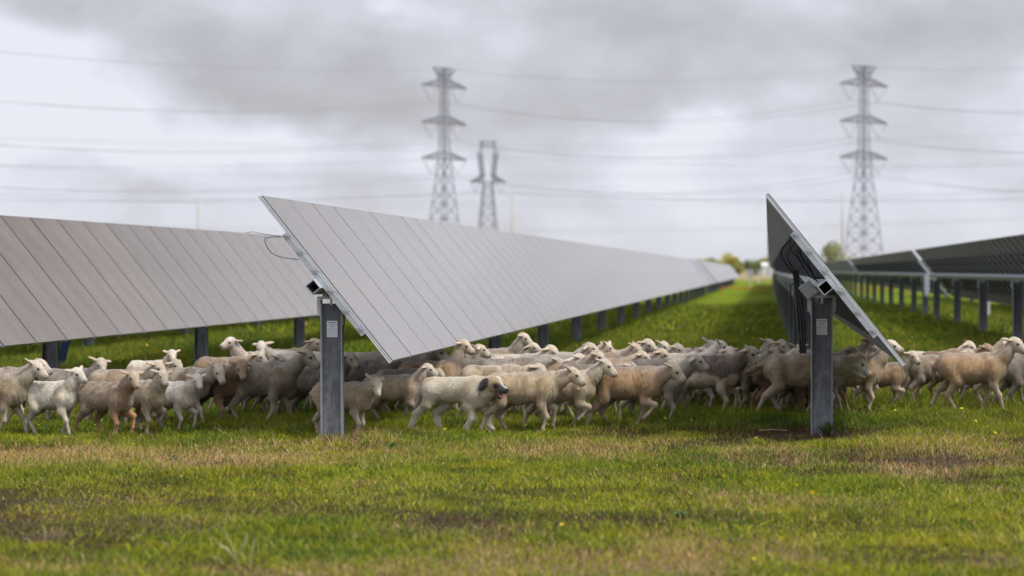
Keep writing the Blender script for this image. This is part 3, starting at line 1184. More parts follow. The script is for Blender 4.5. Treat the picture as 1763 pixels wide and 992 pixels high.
bx_, by_ = at(1321, Z=700)
bd = empty('farm_building', (bx_, by_, 0), TH)
tag(bd, 'small bright white building on the horizon beneath the trees', 'building')
m = MB()
m.box(-1.6, 1.6, -2, 2, 0, 3.0)
m.build('wall', M['white'], bd)
m = MB()
k = len(m.v)
m.v += [(-1.8, -2.2, 3.002), (1.8, -2.2, 3.002), (1.8, 2.2, 3.002), (-1.8, 2.2, 3.002), (-1.8, 0, 4.0), (1.8, 0, 4.0)]
m.f += [[0, 1, 5, 4], [2, 3, 4, 5], [0, 4, 3], [1, 2, 5], [3, 2, 1, 0]]
m.m += [0] * 5
m.build('roof', M['white'], bd)
MB().box(-0.5, 0.5, -2.05, -2.003, 0, 2.1).build('door', M['cabinet'], bd)

for (px, yg, w, txt) in ((1292, 494, 0.55, 'grey equipment box on a pale post at the end of the grass lane'), (1306, 488, 0.30, 'smaller grey equipment box on a post beside the end-on row')):
    Z = FPX * EYE / (yg - 466)
    x, y = at(px, Z=Z)
    o = empty('equipment_cabinet', (x, y, 0), TH)
    tag(o, txt, 'cabinet')
    MB().box(-0.07, 0.07, -0.07, 0.07, -0.2, 1.05).build('support_post', M['white'], o)
    mb = MB().box(-w / 2, w / 2, -0.15, 0.15, 1.052, 1.70)
    mb.box(-w / 2 - 0.04, w / 2 + 0.04, -0.19, 0.19, 1.702, 1.73)
    mb.build('cabinet', M['cabinet'], o)
    MB().box(-w / 2 + 0.04, w / 2 - 0.04, -0.165, -0.152, 1.09, 1.66).build('cabinet_door', M['cabinet'], o)

# low orange line on stakes crossing the rows far off
Z = 165
ol = empty('orange_barrier', (0, Z, 0), 0)
tag(ol, 'thin orange barrier line strung low across the rows far behind the flock', 'barrier line')
MB().tube([(x_, 0, 0.42 + 0.04 * math.sin(x_ * 1.7)) for x_ in np.arange(-3.2, 9.6, 0.4)], 0.035, 0, 6).build('barrier_rope', M['orange'], ol, True)
for x_ in (-3.2, 0.9, 3.2, 6.4, 9.4):
    MB().bar((x_, 0, -0.2), (x_, 0, 0.6), 0.03, 0, 6).build('stake', M['orange'], ol)
x, y = at(1701, yg=546)
o = MB().box(-0.07, 0.07, -0.02, 0.02, -0.2, 0.62).box(-0.075, 0.075, -0.026, 0.026, 0.602, 0.66).build('marker_post', M['white'])
o.location = (x, y, 0)
tag(o, 'short white marker post in the grass between the right hand posts', 'marker')

# ------------------------------------------------------------------ bodies as one smooth surface
class Body:
    def __init__(s):
        s.p = []

    def cap(s, a, b, ra, rb, reg, k=0.03):
        a, b = np.array(a, float), np.array(b, float)
        r = max(ra, rb)
        s.p.append(('c', a, b, ra, rb, reg, k, np.minimum(a, b) - r, np.maximum(a, b) + r))

    def ell(s, c, r, reg, k=0.04, rot=None):
        c, r = np.array(c, float), np.array(r, float)
        m = r.max() if rot is not None else r
        s.p.append(('e', c, r, rot, None, reg, k, c - m, c + m))

    def dist(s, q, P):
        if q[0] == 'c':
            ab = q[2] - q[1]
            L = max(float(ab @ ab), 1e-9)
            t = np.clip(((P - q[1]) @ ab) / L, 0, 1)
            d = P - q[1] - t[..., None] * ab
            return np.sqrt((d * d).sum(-1)) - (q[3] + (q[4] - q[3]) * t)
        d = P - q[1]
        if q[3] is not None:
            d = d @ q[3]
        e = d / q[2]
        k0 = np.sqrt((e * e).sum(-1)) + 1e-9
        e2 = e / q[2]
        k1 = np.sqrt((e2 * e2).sum(-1)) + 1e-9
        return k0 * (k0 - 1) / k1

    def surface(s, h):
        lo = np.min([q[7] for q in s.p], 0) - 2.5 * h
        hi = np.max([q[8] for q in s.p], 0) + 2.5 * h
        n = np.ceil((hi - lo) / h).astype(int) + 1
        F = np.full(n, 0.2, np.float32)
        ax = [lo[i] + h * np.arange(n[i]) for i in range(3)]
        for q in s.p:
            m = q[6] + 2 * h
            i0 = np.maximum(((q[7] - m - lo) / h).astype(int), 0)
            i1 = np.minimum(np.ceil((q[8] + m - lo) / h).astype(int) + 1, n)
            G = np.stack(np.meshgrid(*[ax[i][i0[i]:i1[i]] for i in range(3)], indexing='ij'), -1)
            d = s.dist(q, G)
            sl_ = tuple(slice(a, b) for a, b in zip(i0, i1))
            A = F[sl_]
            k = q[6]
            hh = np.maximum(k - np.abs(A - d), 0) / k
            F[sl_] = np.minimum(A, d) - hh * hh * k * 0.25
        # surface nets
        ins = F < 0
        c = np.zeros(n - 1, np.int8)
        for a in (0, 1):
            for b in (0, 1):
                for e in (0, 1):
                    c += ins[a:n[0] - 1 + a, b:n[1] - 1 + b, e:n[2] - 1 + e]
        act = (c > 0) & (c < 8)
        idx = np.full(act.shape, -1, np.int64)
        ii = np.argwhere(act)
        idx[act] = np.arange(len(ii))
        S = np.zeros((len(ii), 3))
        W = np.zeros(len(ii))
        cor = [(a, b, e) for a in (0, 1) for b in (0, 1) for e in (0, 1)]
        for u in range(8):
            for v in range(u + 1, 8):
                cu, cv = np.array(cor[u]), np.array(cor[v])
                if np.abs(cu - cv).sum() != 1:
                    continue
                fu = F[tuple((ii + cu).T)]
                fv = F[tuple((ii + cv).T)]
                x = (fu < 0) != (fv < 0)
                t = np.where(x, fu / np.where(x, fu - fv, 1), 0)
                S += np.where(x[:, None], cu + (cv - cu) * t[:, None], 0)
                W += x
        V = lo + h * (ii + S / W[:, None])
        Q = []
        for a in range(3):
            b, c_ = (a + 1) % 3, (a + 2) % 3
            sl0 = [slice(None)] * 3
            sl1 = [slice(None)] * 3
            sl0[a] = slice(0, n[a] - 1)
            sl1[a] = slice(1, n[a])
            X = ins[tuple(sl0)] != ins[tuple(sl1)]
            e = np.argwhere(X)
            e = e[(e[:, b] > 0) & (e[:, c_] > 0) & (e[:, b] < n[b] - 1) & (e[:, c_] < n[c_] - 1)]
            ob, oc_ = np.zeros(3, int), np.zeros(3, int)
            ob[b] = 1
            oc_[c_] = 1
            q = np.stack([idx[tuple(e.T)], idx[tuple((e - ob).T)], idx[tuple((e - ob - oc_).T)], idx[tuple((e - oc_).T)]], 1)
            fl = ~ins[tuple(e.T)]
            q[fl] = q[fl][:, ::-1]
            Q.append(q)
        return V, np.concatenate(Q)

    def regions(s, V, sf=0.010):
        regs = sorted(set(q[5] for q in s.p))
        D = {r: np.full(len(V), 9.0) for r in regs}
        for q in s.p:
            m = 0.09
            k = np.all((V > q[7] - m) & (V < q[8] + m), 1)
            if k.any():
                D[q[5]][k] = np.minimum(D[q[5]][k], s.dist(q, V[k]))
        Wt = {r: np.exp(-np.maximum(D[r], -0.012) / sf) for r in regs}
        T = sum(Wt.values()) + 1e-12
        return {r: Wt[r] / T for r in regs}


def n3(V, f, seed, o=3):
    rs = np.random.RandomState(seed)
    t = np.zeros(len(V))
    for k in range(o):
        for j in range(5):
            d = rs.randn(3)
            d /= np.linalg.norm(d)
            t += np.sin(V @ d * f * 6.283 + rs.rand() * 6.283) * (0.6 ** k)
        f *= 2.1
    return t / (5 * sum(0.6 ** k for k in range(o))) * 2.2


def leg_fore(B, s, dx, lift, th):
    S = np.array([0.215 + 0.10 * dx, s * 0.080, 0.42])
    E = np.array([0.185 + 0.30 * dx, s * 0.088, 0.285])
    F_ = np.array([0.200 + dx, s * 0.080, 0.058 + lift])
    B.cap(S, E, 0.074 * th, 0.048 * th, 'coat', 0.05)
    L1, L2 = 0.125, 0.125
    d = F_ - E
    L = np.linalg.norm(d)
    if L > (L1 + L2) * 0.985:
        k = L / ((L1 + L2) * 0.985)
        L1 *= k
        L2 *= k
    a = (L1 * L1 - L2 * L2 + L * L) / (2 * L)
    hgt = math.sqrt(max(L1 * L1 - a * a, 0))
    u = d / L
    per = np.array([-u[2], 0, u[0]])
    if per[0] < 0:
        per = -per
    K = E + u * a + per * hgt
    B.cap(E, K, 0.046 * th, 0.0265 * th, 'leg', 0.035)
    B.ell(K, (0.028 * th, 0.026 * th, 0.034 * th), 'leg', 0.02)
    B.cap(K, F_, 0.0215 * th, 0.0185 * th, 'leg', 0.015)
    v = (F_ - K) / max(np.linalg.norm(F_ - K), 1e-6)
    hoof(B, F_, v, lift, th)


def leg_hind(B, s, dx, lift, th):
    H = np.array([-0.285, s * 0.065, 0.455])
    S = np.array([-0.215 + 0.30 * dx, s * 0.095, 0.315])
    F_ = np.array([-0.335 + dx, s * 0.080, 0.060 + lift])
    B.cap(H, S, 0.096 * th, 0.062 * th, 'coat', 0.05)
    L1, L2 = 0.175, 0.150
    d = F_ - S
    L = np.linalg.norm(d)
    if L > (L1 + L2) * 0.97:
        k = L / ((L1 + L2) * 0.97)
        L1 *= k
        L2 *= k
    a = (L1 * L1 - L2 * L2 + L * L) / (2 * L)
    hgt = math.sqrt(max(L1 * L1 - a * a, 0))
    u = d / L
    per = np.array([-u[2], 0, u[0]])
    if per[0] > 0:
        per = -per
    K = S + u * a + per * hgt
    B.cap(S, K, 0.060 * th, 0.028 * th, 'coat', 0.04)
    B.cap(S * 0.45 + K * 0.55, K, 0.040 * th, 0.028 * th, 'leg', 0.03)
    B.cap(K, F_, 0.025 * th, 0.0195 * th, 'leg', 0.015)
    v = (F_ - K) / max(np.linalg.norm(F_ - K), 1e-6)
    hoof(B, F_, v, lift, th)


def hoof(B, F_, v, lift, th):
    B.ell(F_, (0.023 * th, 0.021 * th, 0.025 * th), 'leg', 0.012)
    if lift > 0.03:
        e = F_ + v * 0.045 + np.array([-0.012, 0, 0])
    else:
        e = F_ + np.array([0.020, 0, -0.042])
    B.cap(F_, e, 0.0175 * th, 0.021 * th, 'leg', 0.01)
    B.cap(e, e + (e - F_) * 0.22 + np.array([0.006, 0, 0]), 0.022 * th, 0.023 * th, 'hoof', 0.008)


LEGS = {                     # near fore, far fore, near hind, far hind: (step, lift)
    'a': ((0.00, 0), (0.13, 0.07), (-0.15, 0), (0.12, 0)),
    'b': ((0.13, 0), (-0.11, 0), (0.12, 0), (-0.14, 0.02)),
    'c': ((0.03, 0.10), (-0.09, 0), (-0.10, 0), (0.13, 0)),
    'd': ((-0.12, 0), (0.14, 0), (0.10, 0), (-0.14, 0)),
    'e': ((0.02, 0), (-0.05, 0), (0.03, 0), (-0.06, 0)),
    'f': ((0.10, 0.03), (-0.12, 0), (-0.17, 0), (0.10, 0.03)),
    'g': ((0.0, 0), (0.05, 0.12), (-0.06, 0), (0.16, 0)),
}

COAT = {                    # coat, face, leg, blotch
    'white': ((0.72, 0.675, 0.60), (0.66, 0.61, 0.54), (0.58, 0.52, 0.44), (0.36, 0.29, 0.20)),
    'cream': ((0.49, 0.405, 0.29), (0.62, 0.56, 0.475), (0.50, 0.42, 0.33), (0.27, 0.20, 0.13)),
    'grey': ((0.33, 0.285, 0.235), (0.54, 0.49, 0.425), (0.42, 0.355, 0.285), (0.20, 0.16, 0.125)),
    'tan': ((0.42, 0.285, 0.16), (0.62, 0.55, 0.46), (0.54, 0.44, 0.33), (0.30, 0.19, 0.11)),
    'brown': ((0.22, 0.125, 0.068), (0.36, 0.26, 0.18), (0.34, 0.19, 0.11), (0.16, 0.10, 0.065)),
    'brownface': ((0.33, 0.265, 0.195), (0.52, 0.44, 0.35), (0.50, 0.25, 0.12), (0.27, 0.15, 0.08)),
    'dark': ((0.22, 0.19, 0.165), (0.46, 0.42, 0.37), (0.30, 0.25, 0.20), (0.12, 0.10, 0.085)),
    'saddle': ((0.70, 0.64, 0.55), (0.46, 0.40, 0.33), (0.47, 0.37, 0.27), (0.14, 0.095, 0.065)),
    'spotted': ((0.46, 0.40, 0.33), (0.60, 0.56, 0.50), (0.48, 0.41, 0.33), (0.14, 0.10, 0.075)),
}


def sheep_mesh(seed, legs, alpha, gam, pit, coat, fat=1.0, tail=0.0, nlen=0.20, h=0.0125):
    rs = np.random.RandomState(seed)
    B = Body()
    fy = fat
    B.ell((-0.04, 0, 0.458), (0.370, 0.130 * fy, 0.142), 'coat', 0.05)
    B.ell((-0.05, 0, 0.408), (0.24, 0.138 * fy, 0.116 * (0.6 + 0.4 * fy)), 'coat', 0.05)
    B.ell((-0.275, 0, 0.475), (0.135, 0.118, 0.130), 'coat', 0.05)
    B.ell((0.225, 0, 0.435), (0.140, 0.105, 0.145), 'coat', 0.05)
    B.ell((0.300, 0, 0.405), (0.065, 0.066, 0.082), 'coat', 0.04)
    B.cap((-0.34, 0, 0.552), (0.16, 0, 0.562), 0.042, 0.045, 'coat', 0.05)
    B.cap((0.14, 0, 0.570), (0.25, 0, 0.560), 0.045, 0.050, 'coat', 0.05)
    for s in (-1, 1):
        B.ell((0.195, s * 0.085, 0.46), (0.075, 0.048, 0.105), 'coat', 0.035)
        B.ell((-0.265, s * 0.080, 0.470), (0.095, 0.052, 0.095), 'coat', 0.035)
    alpha = alpha + (7 if alpha > 22 else 0)
    a, gm = R(alpha), R(gam)
    C = np.array([0.275, 0, 0.475])
    bend = gm * 0.35
    nd = np.array([math.cos(a) * math.cos(bend), math.cos(a) * math.sin(bend), math.sin(a)])
    Hb = C + np.array([0.03, 0, 0.05]) + nd * nlen
    B.cap(C + np.array([-0.03, 0, -0.01]), C + (Hb - C) * 0.55, 0.108, 0.080, 'neck', 0.06)
    B.cap(C + (Hb - C) * 0.5, Hb, 0.082, 0.060, 'neck', 0.045)
    d = R(pit)
    f = np.array([math.cos(d) * math.cos(gm), math.cos(d) * math.sin(gm), -math.sin(d)])
    l = np.array([-math.sin(gm), math.cos(gm), 0.0])
    roll = R(rs.uniform(-6, 6))
    u = np.cross(f, l)
    l, u = l * math.cos(roll) + u * math.sin(roll), u * math.cos(roll) - l * math.sin(roll)
    Rm = np.stack([f, l, u], 1)

    def hp(x, y, z):
        return Hb + f * x + l * y + u * z
    B.ell(hp(0.035, 0, 0.004), (0.086, 0.060, 0.068), 'face', 0.025, Rm)
    B.cap(hp(0.07, 0, -0.008), hp(0.158, 0, -0.030), 0.048, 0.031, 'face', 0.02)
    B.cap(hp(0.05, 0, 0.030), hp(0.165, 0, -0.006), 0.030, 0.021, 'face', 0.02)
    B.cap(hp(0.03, 0, -0.045), hp(0.150, 0, -0.052), 0.030, 0.019, 'face', 0.02)
    B.ell(hp(0.182, 0, -0.022), (0.020, 0.025, 0.022), 'muzzle', 0.016, Rm)
    for s in (-1, 1):
        B.ell(hp(0.066, s * 0.044, 0.026), (0.024, 0.014, 0.012), 'face', 0.012, Rm)
        B.ell(hp(0.197, s * 0.013, -0.020), (0.007, 0.006, 0.005), 'nostril', 0.006, Rm)
        dr = R(rs.uniform(-38, 14))
        bk = R(rs.uniform(10, 60))
        ed = l * s * math.cos(bk) * math.cos(dr) - f * math.sin(bk) + u * math.sin(dr)
        ed = ed / np.linalg.norm(ed)
        w2 = np.cross(ed, u)
        w2 /= np.linalg.norm(w2)
        w3 = np.cross(w2, ed)
        Re = np.stack([ed, w2, w3], 1)
        B.ell(hp(0.0, s * 0.050, 0.028) + ed * 0.056, (0.068, 0.028, 0.012), 'ear', 0.012, Re)
    for s, (fo, hi) in ((-1, (legs[0], legs[2])), (1, (legs[1], legs[3]))):
        leg_fore(B, s, fo[0], fo[1], 0.93)
        leg_hind(B, s, hi[0], hi[1], 0.93)
    if tail > 0.5:
        B.cap((-0.41, 0, 0.52), (-0.52, 0, 0.47), 0.034, 0.030, 'coat', 0.03)
        B.cap((-0.52, 0, 0.47), (-0.60, 0, 0.44), 0.029, 0.020, 'coat', 0.02)
    else:
        B.cap((-0.395, 0, 0.53), (-0.445, 0, 0.47), 0.034, 0.028, 'coat', 0.03)
        B.cap((-0.445, 0, 0.47), (-0.450, 0, 0.36 - 0.06 * rs.rand()), 0.027, 0.014, 'coat', 0.02)
    V, Q = B.surface(h)
    W = B.regions(V)
    cb, cf, cl, cd = [np.array(c) for c in COAT[coat]]
    cen = V - np.array([-0.05, 0, 0.42])
    cen /= np.linalg.norm(cen, axis=1)[:, None]
    wc = (W['coat'] + 0.6 * W['neck'])[:, None]
    fold = np.sin(V[:, 0] * 6.283 * 21 + 2.2 * n3(V, 3.0, seed + 41, 2) + V[:, 2] * 9)
    fm = np.clip((V[:, 0] + 0.12) * 4, 0, 1) * np.clip(0.35 + n3(V, 2.0, seed + 43, 1), 0, 1)
    V = V + cen * (W['coat'] + W['neck'])[:, None] * (0.0032 * fold * fm)[:, None]
    V = V + cen * wc * (0.0050 * n3(V, 5.0, seed + 3, 2) + 0.0008 * n3(V, 22.0, seed + 4, 2))[:, None]
    wm = np.array([0.86, 0.81, 0.735]) * (1 + rs.uniform(-1, 1) * np.array([0.0, 0.02, 0.06]))
    cb, cf, cl, cd = cb * wm * rs.uniform(0.72, 1.04), cf * wm * 1.04, cl * wm * 0.92, cd * wm * 0.9
    foldc = (fold * fm)
    nz = n3(V, 2.2, seed + 7)
    n2 = n3(V, 6.0, seed + 9)
    n4 = n3(V * np.array([3.0, 1, 0.6]), 9.0, seed + 19, 2)
    N = len(V)
    blotch = np.clip((nz + 0.45 * n2 - 0.12) * 2.2, 0, 1) * 0.55
    if coat == 'saddle':
        blotch = np.clip((V[:, 2] - 0.44 + 0.10 * nz + 0.05 * n2 - 0.10 * np.clip(-V[:, 0], 0, 1)) * 14, 0, 1) * 0.95
        blotch *= np.clip((V[:, 0] + 0.30 + 0.1 * nz) * 10, 0, 1)
    if coat == 'spotted':
        blotch = np.clip((nz + 0.6 * (V[:, 2] - 0.5) * 5 - 0.05) * 3.0, 0, 1) * 0.85
    cc = cb * (1 + 0.10 * n4[:, None] + 0.16 * n2[:, None])
    ye = np.clip(n3(V, 3.0, seed + 33) * 1.6 - 0.1, 0, 1)[:, None] * 0.6
    if coat != 'brown':
        cc = cc * (1 - ye) + np.array([0.48, 0.34, 0.18]) * np.mean(cb) / 0.44 * ye
    cc = cc * (1 - blotch[:, None]) + cd * blotch[:, None]
    # belly shade painted in with dirt on lower side and brisket; back paler
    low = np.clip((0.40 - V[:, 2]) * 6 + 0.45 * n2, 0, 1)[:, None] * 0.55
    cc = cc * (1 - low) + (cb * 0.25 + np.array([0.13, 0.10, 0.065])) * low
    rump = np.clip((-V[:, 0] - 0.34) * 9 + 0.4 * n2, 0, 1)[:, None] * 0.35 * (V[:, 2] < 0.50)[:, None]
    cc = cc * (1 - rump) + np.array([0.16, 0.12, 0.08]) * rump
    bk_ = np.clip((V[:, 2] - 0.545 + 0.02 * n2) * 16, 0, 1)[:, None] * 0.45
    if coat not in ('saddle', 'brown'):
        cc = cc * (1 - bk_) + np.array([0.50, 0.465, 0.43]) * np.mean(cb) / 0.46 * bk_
    if coat == 'saddle':
        sm = np.clip((V[:, 2] - 0.425 - 0.05 * nz - 0.04 * n2) * 22, 0, 1) * np.clip((V[:, 0] + 0.24 + 0.06 * nz) * 16, 0, 1)
        cc = cc * (1 - sm[:, None]) + np.array([0.085, 0.060, 0.045]) * sm[:, None]
    neck = cc * 0.75 + 0.25 * (cf * (0.8 + 0.2 * n2[:, None]))
    if coat == 'brownface':
        neck = cc * 0.5 + 0.5 * cd
    col_ = np.zeros((N, 3))
    face = cf * (1 + 0.08 * n2[:, None])
    hx = (V - Hb) @ f
    hl_, hu_ = (V - Hb) @ l, (V - Hb) @ u
    er = np.exp(-(((hx - 0.073) / 0.020) ** 2 + ((np.abs(hl_) - 0.050) / 0.02) ** 2 + ((hu_ - 0.014) / 0.012) ** 2))[:, None]
    face = face * (1 - 0.75 * er)
    face = face * (1 - 0.10 * np.clip((0.05 - hx) * 10, 0, 1)[:, None])
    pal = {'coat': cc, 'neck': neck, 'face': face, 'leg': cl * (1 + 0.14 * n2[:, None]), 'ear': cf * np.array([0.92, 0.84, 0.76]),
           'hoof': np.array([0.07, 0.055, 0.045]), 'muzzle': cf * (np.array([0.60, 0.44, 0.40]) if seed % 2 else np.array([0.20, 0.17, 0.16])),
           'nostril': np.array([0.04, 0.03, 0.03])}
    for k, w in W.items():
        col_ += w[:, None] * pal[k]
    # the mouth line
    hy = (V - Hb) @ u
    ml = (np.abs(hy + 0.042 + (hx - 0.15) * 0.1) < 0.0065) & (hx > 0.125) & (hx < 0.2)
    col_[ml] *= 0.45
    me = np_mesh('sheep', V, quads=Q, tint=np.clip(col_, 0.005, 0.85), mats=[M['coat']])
    eyes = [Vector(hp(0.073, s * 0.051, 0.014)) for s in (-1, 1)]
    return me, eyes, Rm, W['coat'] + 0.8 * W['neck'] + 0.25 * W['face']


def fleece(o, n, ln, wd, seed, name, regs, var=0.58):
    """short fibres lying back along the body, one child mesh"""
    me = o.data
    N = len(me.vertices)
    V = np.empty(N * 3, np.float32)
    me.vertices.foreach_get('co', V)
    V = V.reshape(-1, 3)
    Nm = np.empty(N * 3, np.float32)
    me.vertices.foreach_get('normal', Nm)
    Nm = Nm.reshape(-1, 3)
    C = np.empty(N * 4, np.float32)
    me.attributes['tint'].data.foreach_get('color', C)
    C = C.reshape(-1, 4)[:, :3]
    rs = np.random.RandomState(seed)
    cl = n3(V, 9.0, seed + 1, 2)
    w = regs * np.clip(0.9 + 0.5 * cl, 0.15, 1.6)
    i = rs.choice(N, n, p=w / w.sum())
    P = V[i] + rs.randn(n, 3) * 0.005
    nn = Nm[i]
    P = P - nn * ((P - V[i]) * nn).sum(1)[:, None] - nn * 0.002
    f = np.array([-0.75, 0, -0.65]) + rs.randn(n, 3) * 0.35
    f = f - nn * (f * nn).sum(1)[:, None]
    f /= np.linalg.norm(f, axis=1)[:, None] + 1e-6
    d = f + nn * (0.30 + 0.35 * rs.rand(n))[:, None]
    d /= np.linalg.norm(d, axis=1)[:, None]
    L = (ln * (0.5 + 0.9 * rs.rand(n)) * np.clip(1 + 0.4 * cl[i], 0.5, 1.6))[:, None]
    s_ = np.cross(nn, f) * (wd * (0.6 + 0.8 * rs.rand(n)))[:, None]
    T = np.stack([P - s_, P + s_, P + d * L], 1).reshape(-1, 3)
    c = C[i] * (1 + var * (rs.rand(n) * 2 - 1))[:, None] * (1 + 0.20 * cl[i])[:, None]
    m2 = np_mesh(name, T, tris=np.arange(n * 3).reshape(n, 3), tint=np.repeat(np.clip(c, 0.004, 0.9), 3, 0), smooth=False, mats=[M['fibre']])
    return link(name, m2, o)


def uvball(r, sx=1, sy=1, sz=1):
    import bmesh
    bm = bmesh.new()
    bmesh.ops.create_uvsphere(bm, u_segments=12, v_segments=8, radius=r)
    for v in bm.verts:
        v.co = Vector((v.co.x * sx, v.co.y * sy, v.co.z * sz))
        
    for f_ in bm.faces:
        f_.smooth = True
    me = bpy.data.meshes.new('eye')
    bm.to_mesh(me)
    bm.free()
    return me


ME_EYE = uvball(0.0135, 1.25, 0.75, 0.95)
ME_EYE.materials.append(M['eye'])


def put(o, px, yg, size, phi, left, lift=0.0):
    x, y = at(px, yg)
    rz = TH - R(phi) if not left else TH + math.pi + R(phi)
    o.location = (x, y, gz1(x, y) - 0.008 + lift)
    o.rotation_euler = (0, 0, rz)
    o.scale = (size, size, size)


FLOCK = 'flock of hair sheep walking between the panel rows'


def sheep(px, yg, size, phi, alpha, gam, pit, legs, coat, label, left=False, fat=1.0, tail=0.0, nlen=0.20, seed=None, h=0.0125):
    """gam: head turned towards the camera, phi: body turned towards the camera (degrees)"""
    sheep.k += 1
    sd_ = sheep.k * 31 if seed is None else seed
    if yg < 726:
        rj = random.Random(sd_)
        size *= rj.uniform(0.93, 1.05)
        gam += rj.uniform(-14, 26)
        pit += rj.uniform(-9, 9)
        phi += rj.uniform(-8, 14)
        nlen *= rj.uniform(0.9, 1.2)
        alpha += 6 if alpha > 18 else 0
        fat *= rj.uniform(0.92, 1.1)
    me, eyes, Rm, rg_ = sheep_mesh(sd_, LEGS[legs] if not left else tuple(LEGS[legs][i] for i in (1, 0, 3, 2)),
                              alpha, -gam if not left else gam, pit, coat, fat, tail, nlen, h)
    o = link('sheep', me)
    put(o, px - 4, yg, size, phi, left)
    o.scale = (size * 0.89, size, size)
    tag(o, label, 'sheep', FLOCK)
    fleece(o, 15000 if yg > 712 else 7000, 0.013, 0.0034 if yg > 712 else 0.004, sd_, 'fleece', rg_)
    for e in eyes:
        ob = link('eye', ME_EYE, o, e, Matrix(Rm.tolist()).to_euler())
    return o


sheep.k = 0
S_ = sheep
#    px   yg   size phi  neck turn pitch legs coat
S_(-8, 748, 1.00, 5, 38, 5, 25, 'd', 'cream', 'cream sheep cut by the left edge, muzzle beside the first whole sheep', nlen=0.22)
S_(0, 734, 1.00, 0, 30, 5, 20, 'b', 'spotted', 'dark backed sheep furthest left, behind the cream one cut by the edge')
S_(94, 748, 0.88, 28, 62, 5, 22, 'b', 'white', 'small white sheep with raised head, first whole sheep from the left', nlen=0.20, fat=0.85)
S_(128, 728, 0.95, 20, 45, 40, 30, 'e', 'grey', 'grey sheep half hidden behind the small white and the brown legged sheep')
S_(190, 751, 0.90, 36, 48, 15, 32, 'a', 'brownface', 'grey brown sheep with orange brown front legs', nlen=0.20)
S_(214, 733, 0.95, 12, 30, 20, 25, 'd', 'cream', 'cream rump seen over the back of the brown legged sheep')
S_(250, 746, 0.88, 45, 45, 15, 28, 'g', 'cream', 'narrow cream sheep coming forward between the brown legged and the small white lamb')
S_(262, 728, 0.90, 25, 52, 20, 20, 'b', 'grey', 'grey sheep whose face peers over the white lamb')
S_(298, 743, 0.84, 30, 34, 28, 30, 'a', 'white', 'small bright white lamb with head lowered, left of the first near post', fat=0.95)
S_(264, 701, 0.92, 35, 42, 45, 25, 'd', 'white', 'white sheep facing the camera with both ears out, behind the left group')
S_(312, 733, 1.00, 12, 22, 35, 38, 'b', 'spotted', 'shaggy dark backed sheep with grey hanging face behind the white lamb')
S_(366, 731, 1.00, 30, 28, 30, 45, 'g', 'brown', 'deep brown sheep with rusty chest and lowered head')
S_(452, 731, 1.08, 0, 32, 12, 24, 'd', 'grey', 'big grey brown sheep striding in front, left of the first near post', fat=1.1, nlen=0.24)
S_(392, 699, 1.0, 0, 20, 0, 25, 'e', 'tan', 'tan back showing above the deep brown sheep')
S_(425, 711, 1.0, 5, 30, 15, 20, 'b', 'grey', 'grey back with a dark eared head just above the big striding sheep')
S_(455, 694, 1.0, 15, 48, 10, 15, 'e', 'white', 'white sheep looking left with a pale face, above the big striding sheep', left=True, nlen=0.22)
S_(510, 694, 1.0, 8, 32, 60, 30, 'd', 'white', 'white sheep with its head bowed away, second of the left facing pair', left=True)
S_(492, 689, 1.0, 0, 44, -10, 12, 'b', 'tan', 'sheep with brown neck and pale face just left of the first near post')
S_(545, 724, 1.02, 5, 34, 15, 25, 'a', 'dark', 'dark sheep behind the first near post, pale face showing right of it', nlen=0.21)
S_(520, 708, 1.0, 0, 25, 0, 28, 'd', 'grey', 'grey back directly behind the neck of the big striding sheep')
S_(596, 752, 0.90, 25, 24, 42, 42, 'e', 'cream', 'sheep standing right behind the first near post, pink nose toward the camera', fat=0.95, nlen=0.19)
S_(683, 731, 0.86, 3, 46, 0, 22, 'f', 'cream', 'slender cream sheep with raised head just left of the dog', nlen=0.21, fat=0.9)
S_(632, 686, 1.0, 0, 5, 0, 60, 'e', 'grey', 'smooth grey back highest of those left of the panel corner')
S_(655, 702, 1.0, 10, -10, 10, 60, 'd', 'grey', 'grey sheep with head down beneath the corner of the middle panel row')
S_(622, 712, 1.0, 5, 15, 20, 40, 'b', 'dark', 'dark sheep just right of the first near post, behind the pink nosed one')
S_(690, 707, 1.0, 5, 26, 25, 35, 'd', 'grey', 'dusky sheep half hidden directly under the panel corner')
S_(748, 714, 0.98, 5, 62, 0, 18, 'b', 'tan', 'tan sheep with long upright neck behind the dog', nlen=0.25)
S_(775, 708, 0.98, 0, 52, 0, 18, 'd', 'tan', 'second upright tan head, just right of the long necked sheep', nlen=0.23)
S_(735, 696, 0.98, 0, 10, 0, 40, 'e', 'dark', 'dark sheep in the shade beneath the middle panels')
S_(907, 743, 1.02, 0, 20, 5, 27, 'a', 'cream', 'large cream sheep walking just ahead of the dog', fat=1.08, nlen=0.215, h=0.0105)
S_(858, 727, 1.0, 8, 15, 0, 35, 'd', 'cream', 'pale rump between the dog and the large cream sheep')
S_(890, 718, 1.0, 0, 15, 0, 30, 'b', 'grey', 'darker grey back above the large cream sheep')
S_(940, 715, 1.0, 3, 25, 10, 25, 'e', 'white', 'whitish back touching the ear of the large cream sheep')
S_(862, 692, 1.0, 0, 32, 5, 20, 'd', 'tan', 'tan sheep with long level back beside the second post of the middle row', nlen=0.24)
S_(852, 683, 1.0, 0, 50, -5, 20, 'b', 'cream', 'cream sheep with an ear stuck out, highest head behind the dog', nlen=0.22)
S_(893, 699, 1.0, 5, 32, 20, 25, 'e', 'white', 'pale faced sheep right of the ear out sheep', nlen=0.20)
S_(950, 706, 1.0, 3, 30, 0, 22, 'd', 'grey', 'grey sheep with an ear back, above the head of the large cream sheep')
S_(962, 719, 1.0, 5, 28, 10, 28, 'b', 'tan', 'tan faced sheep just behind the head of the large cream sheep')
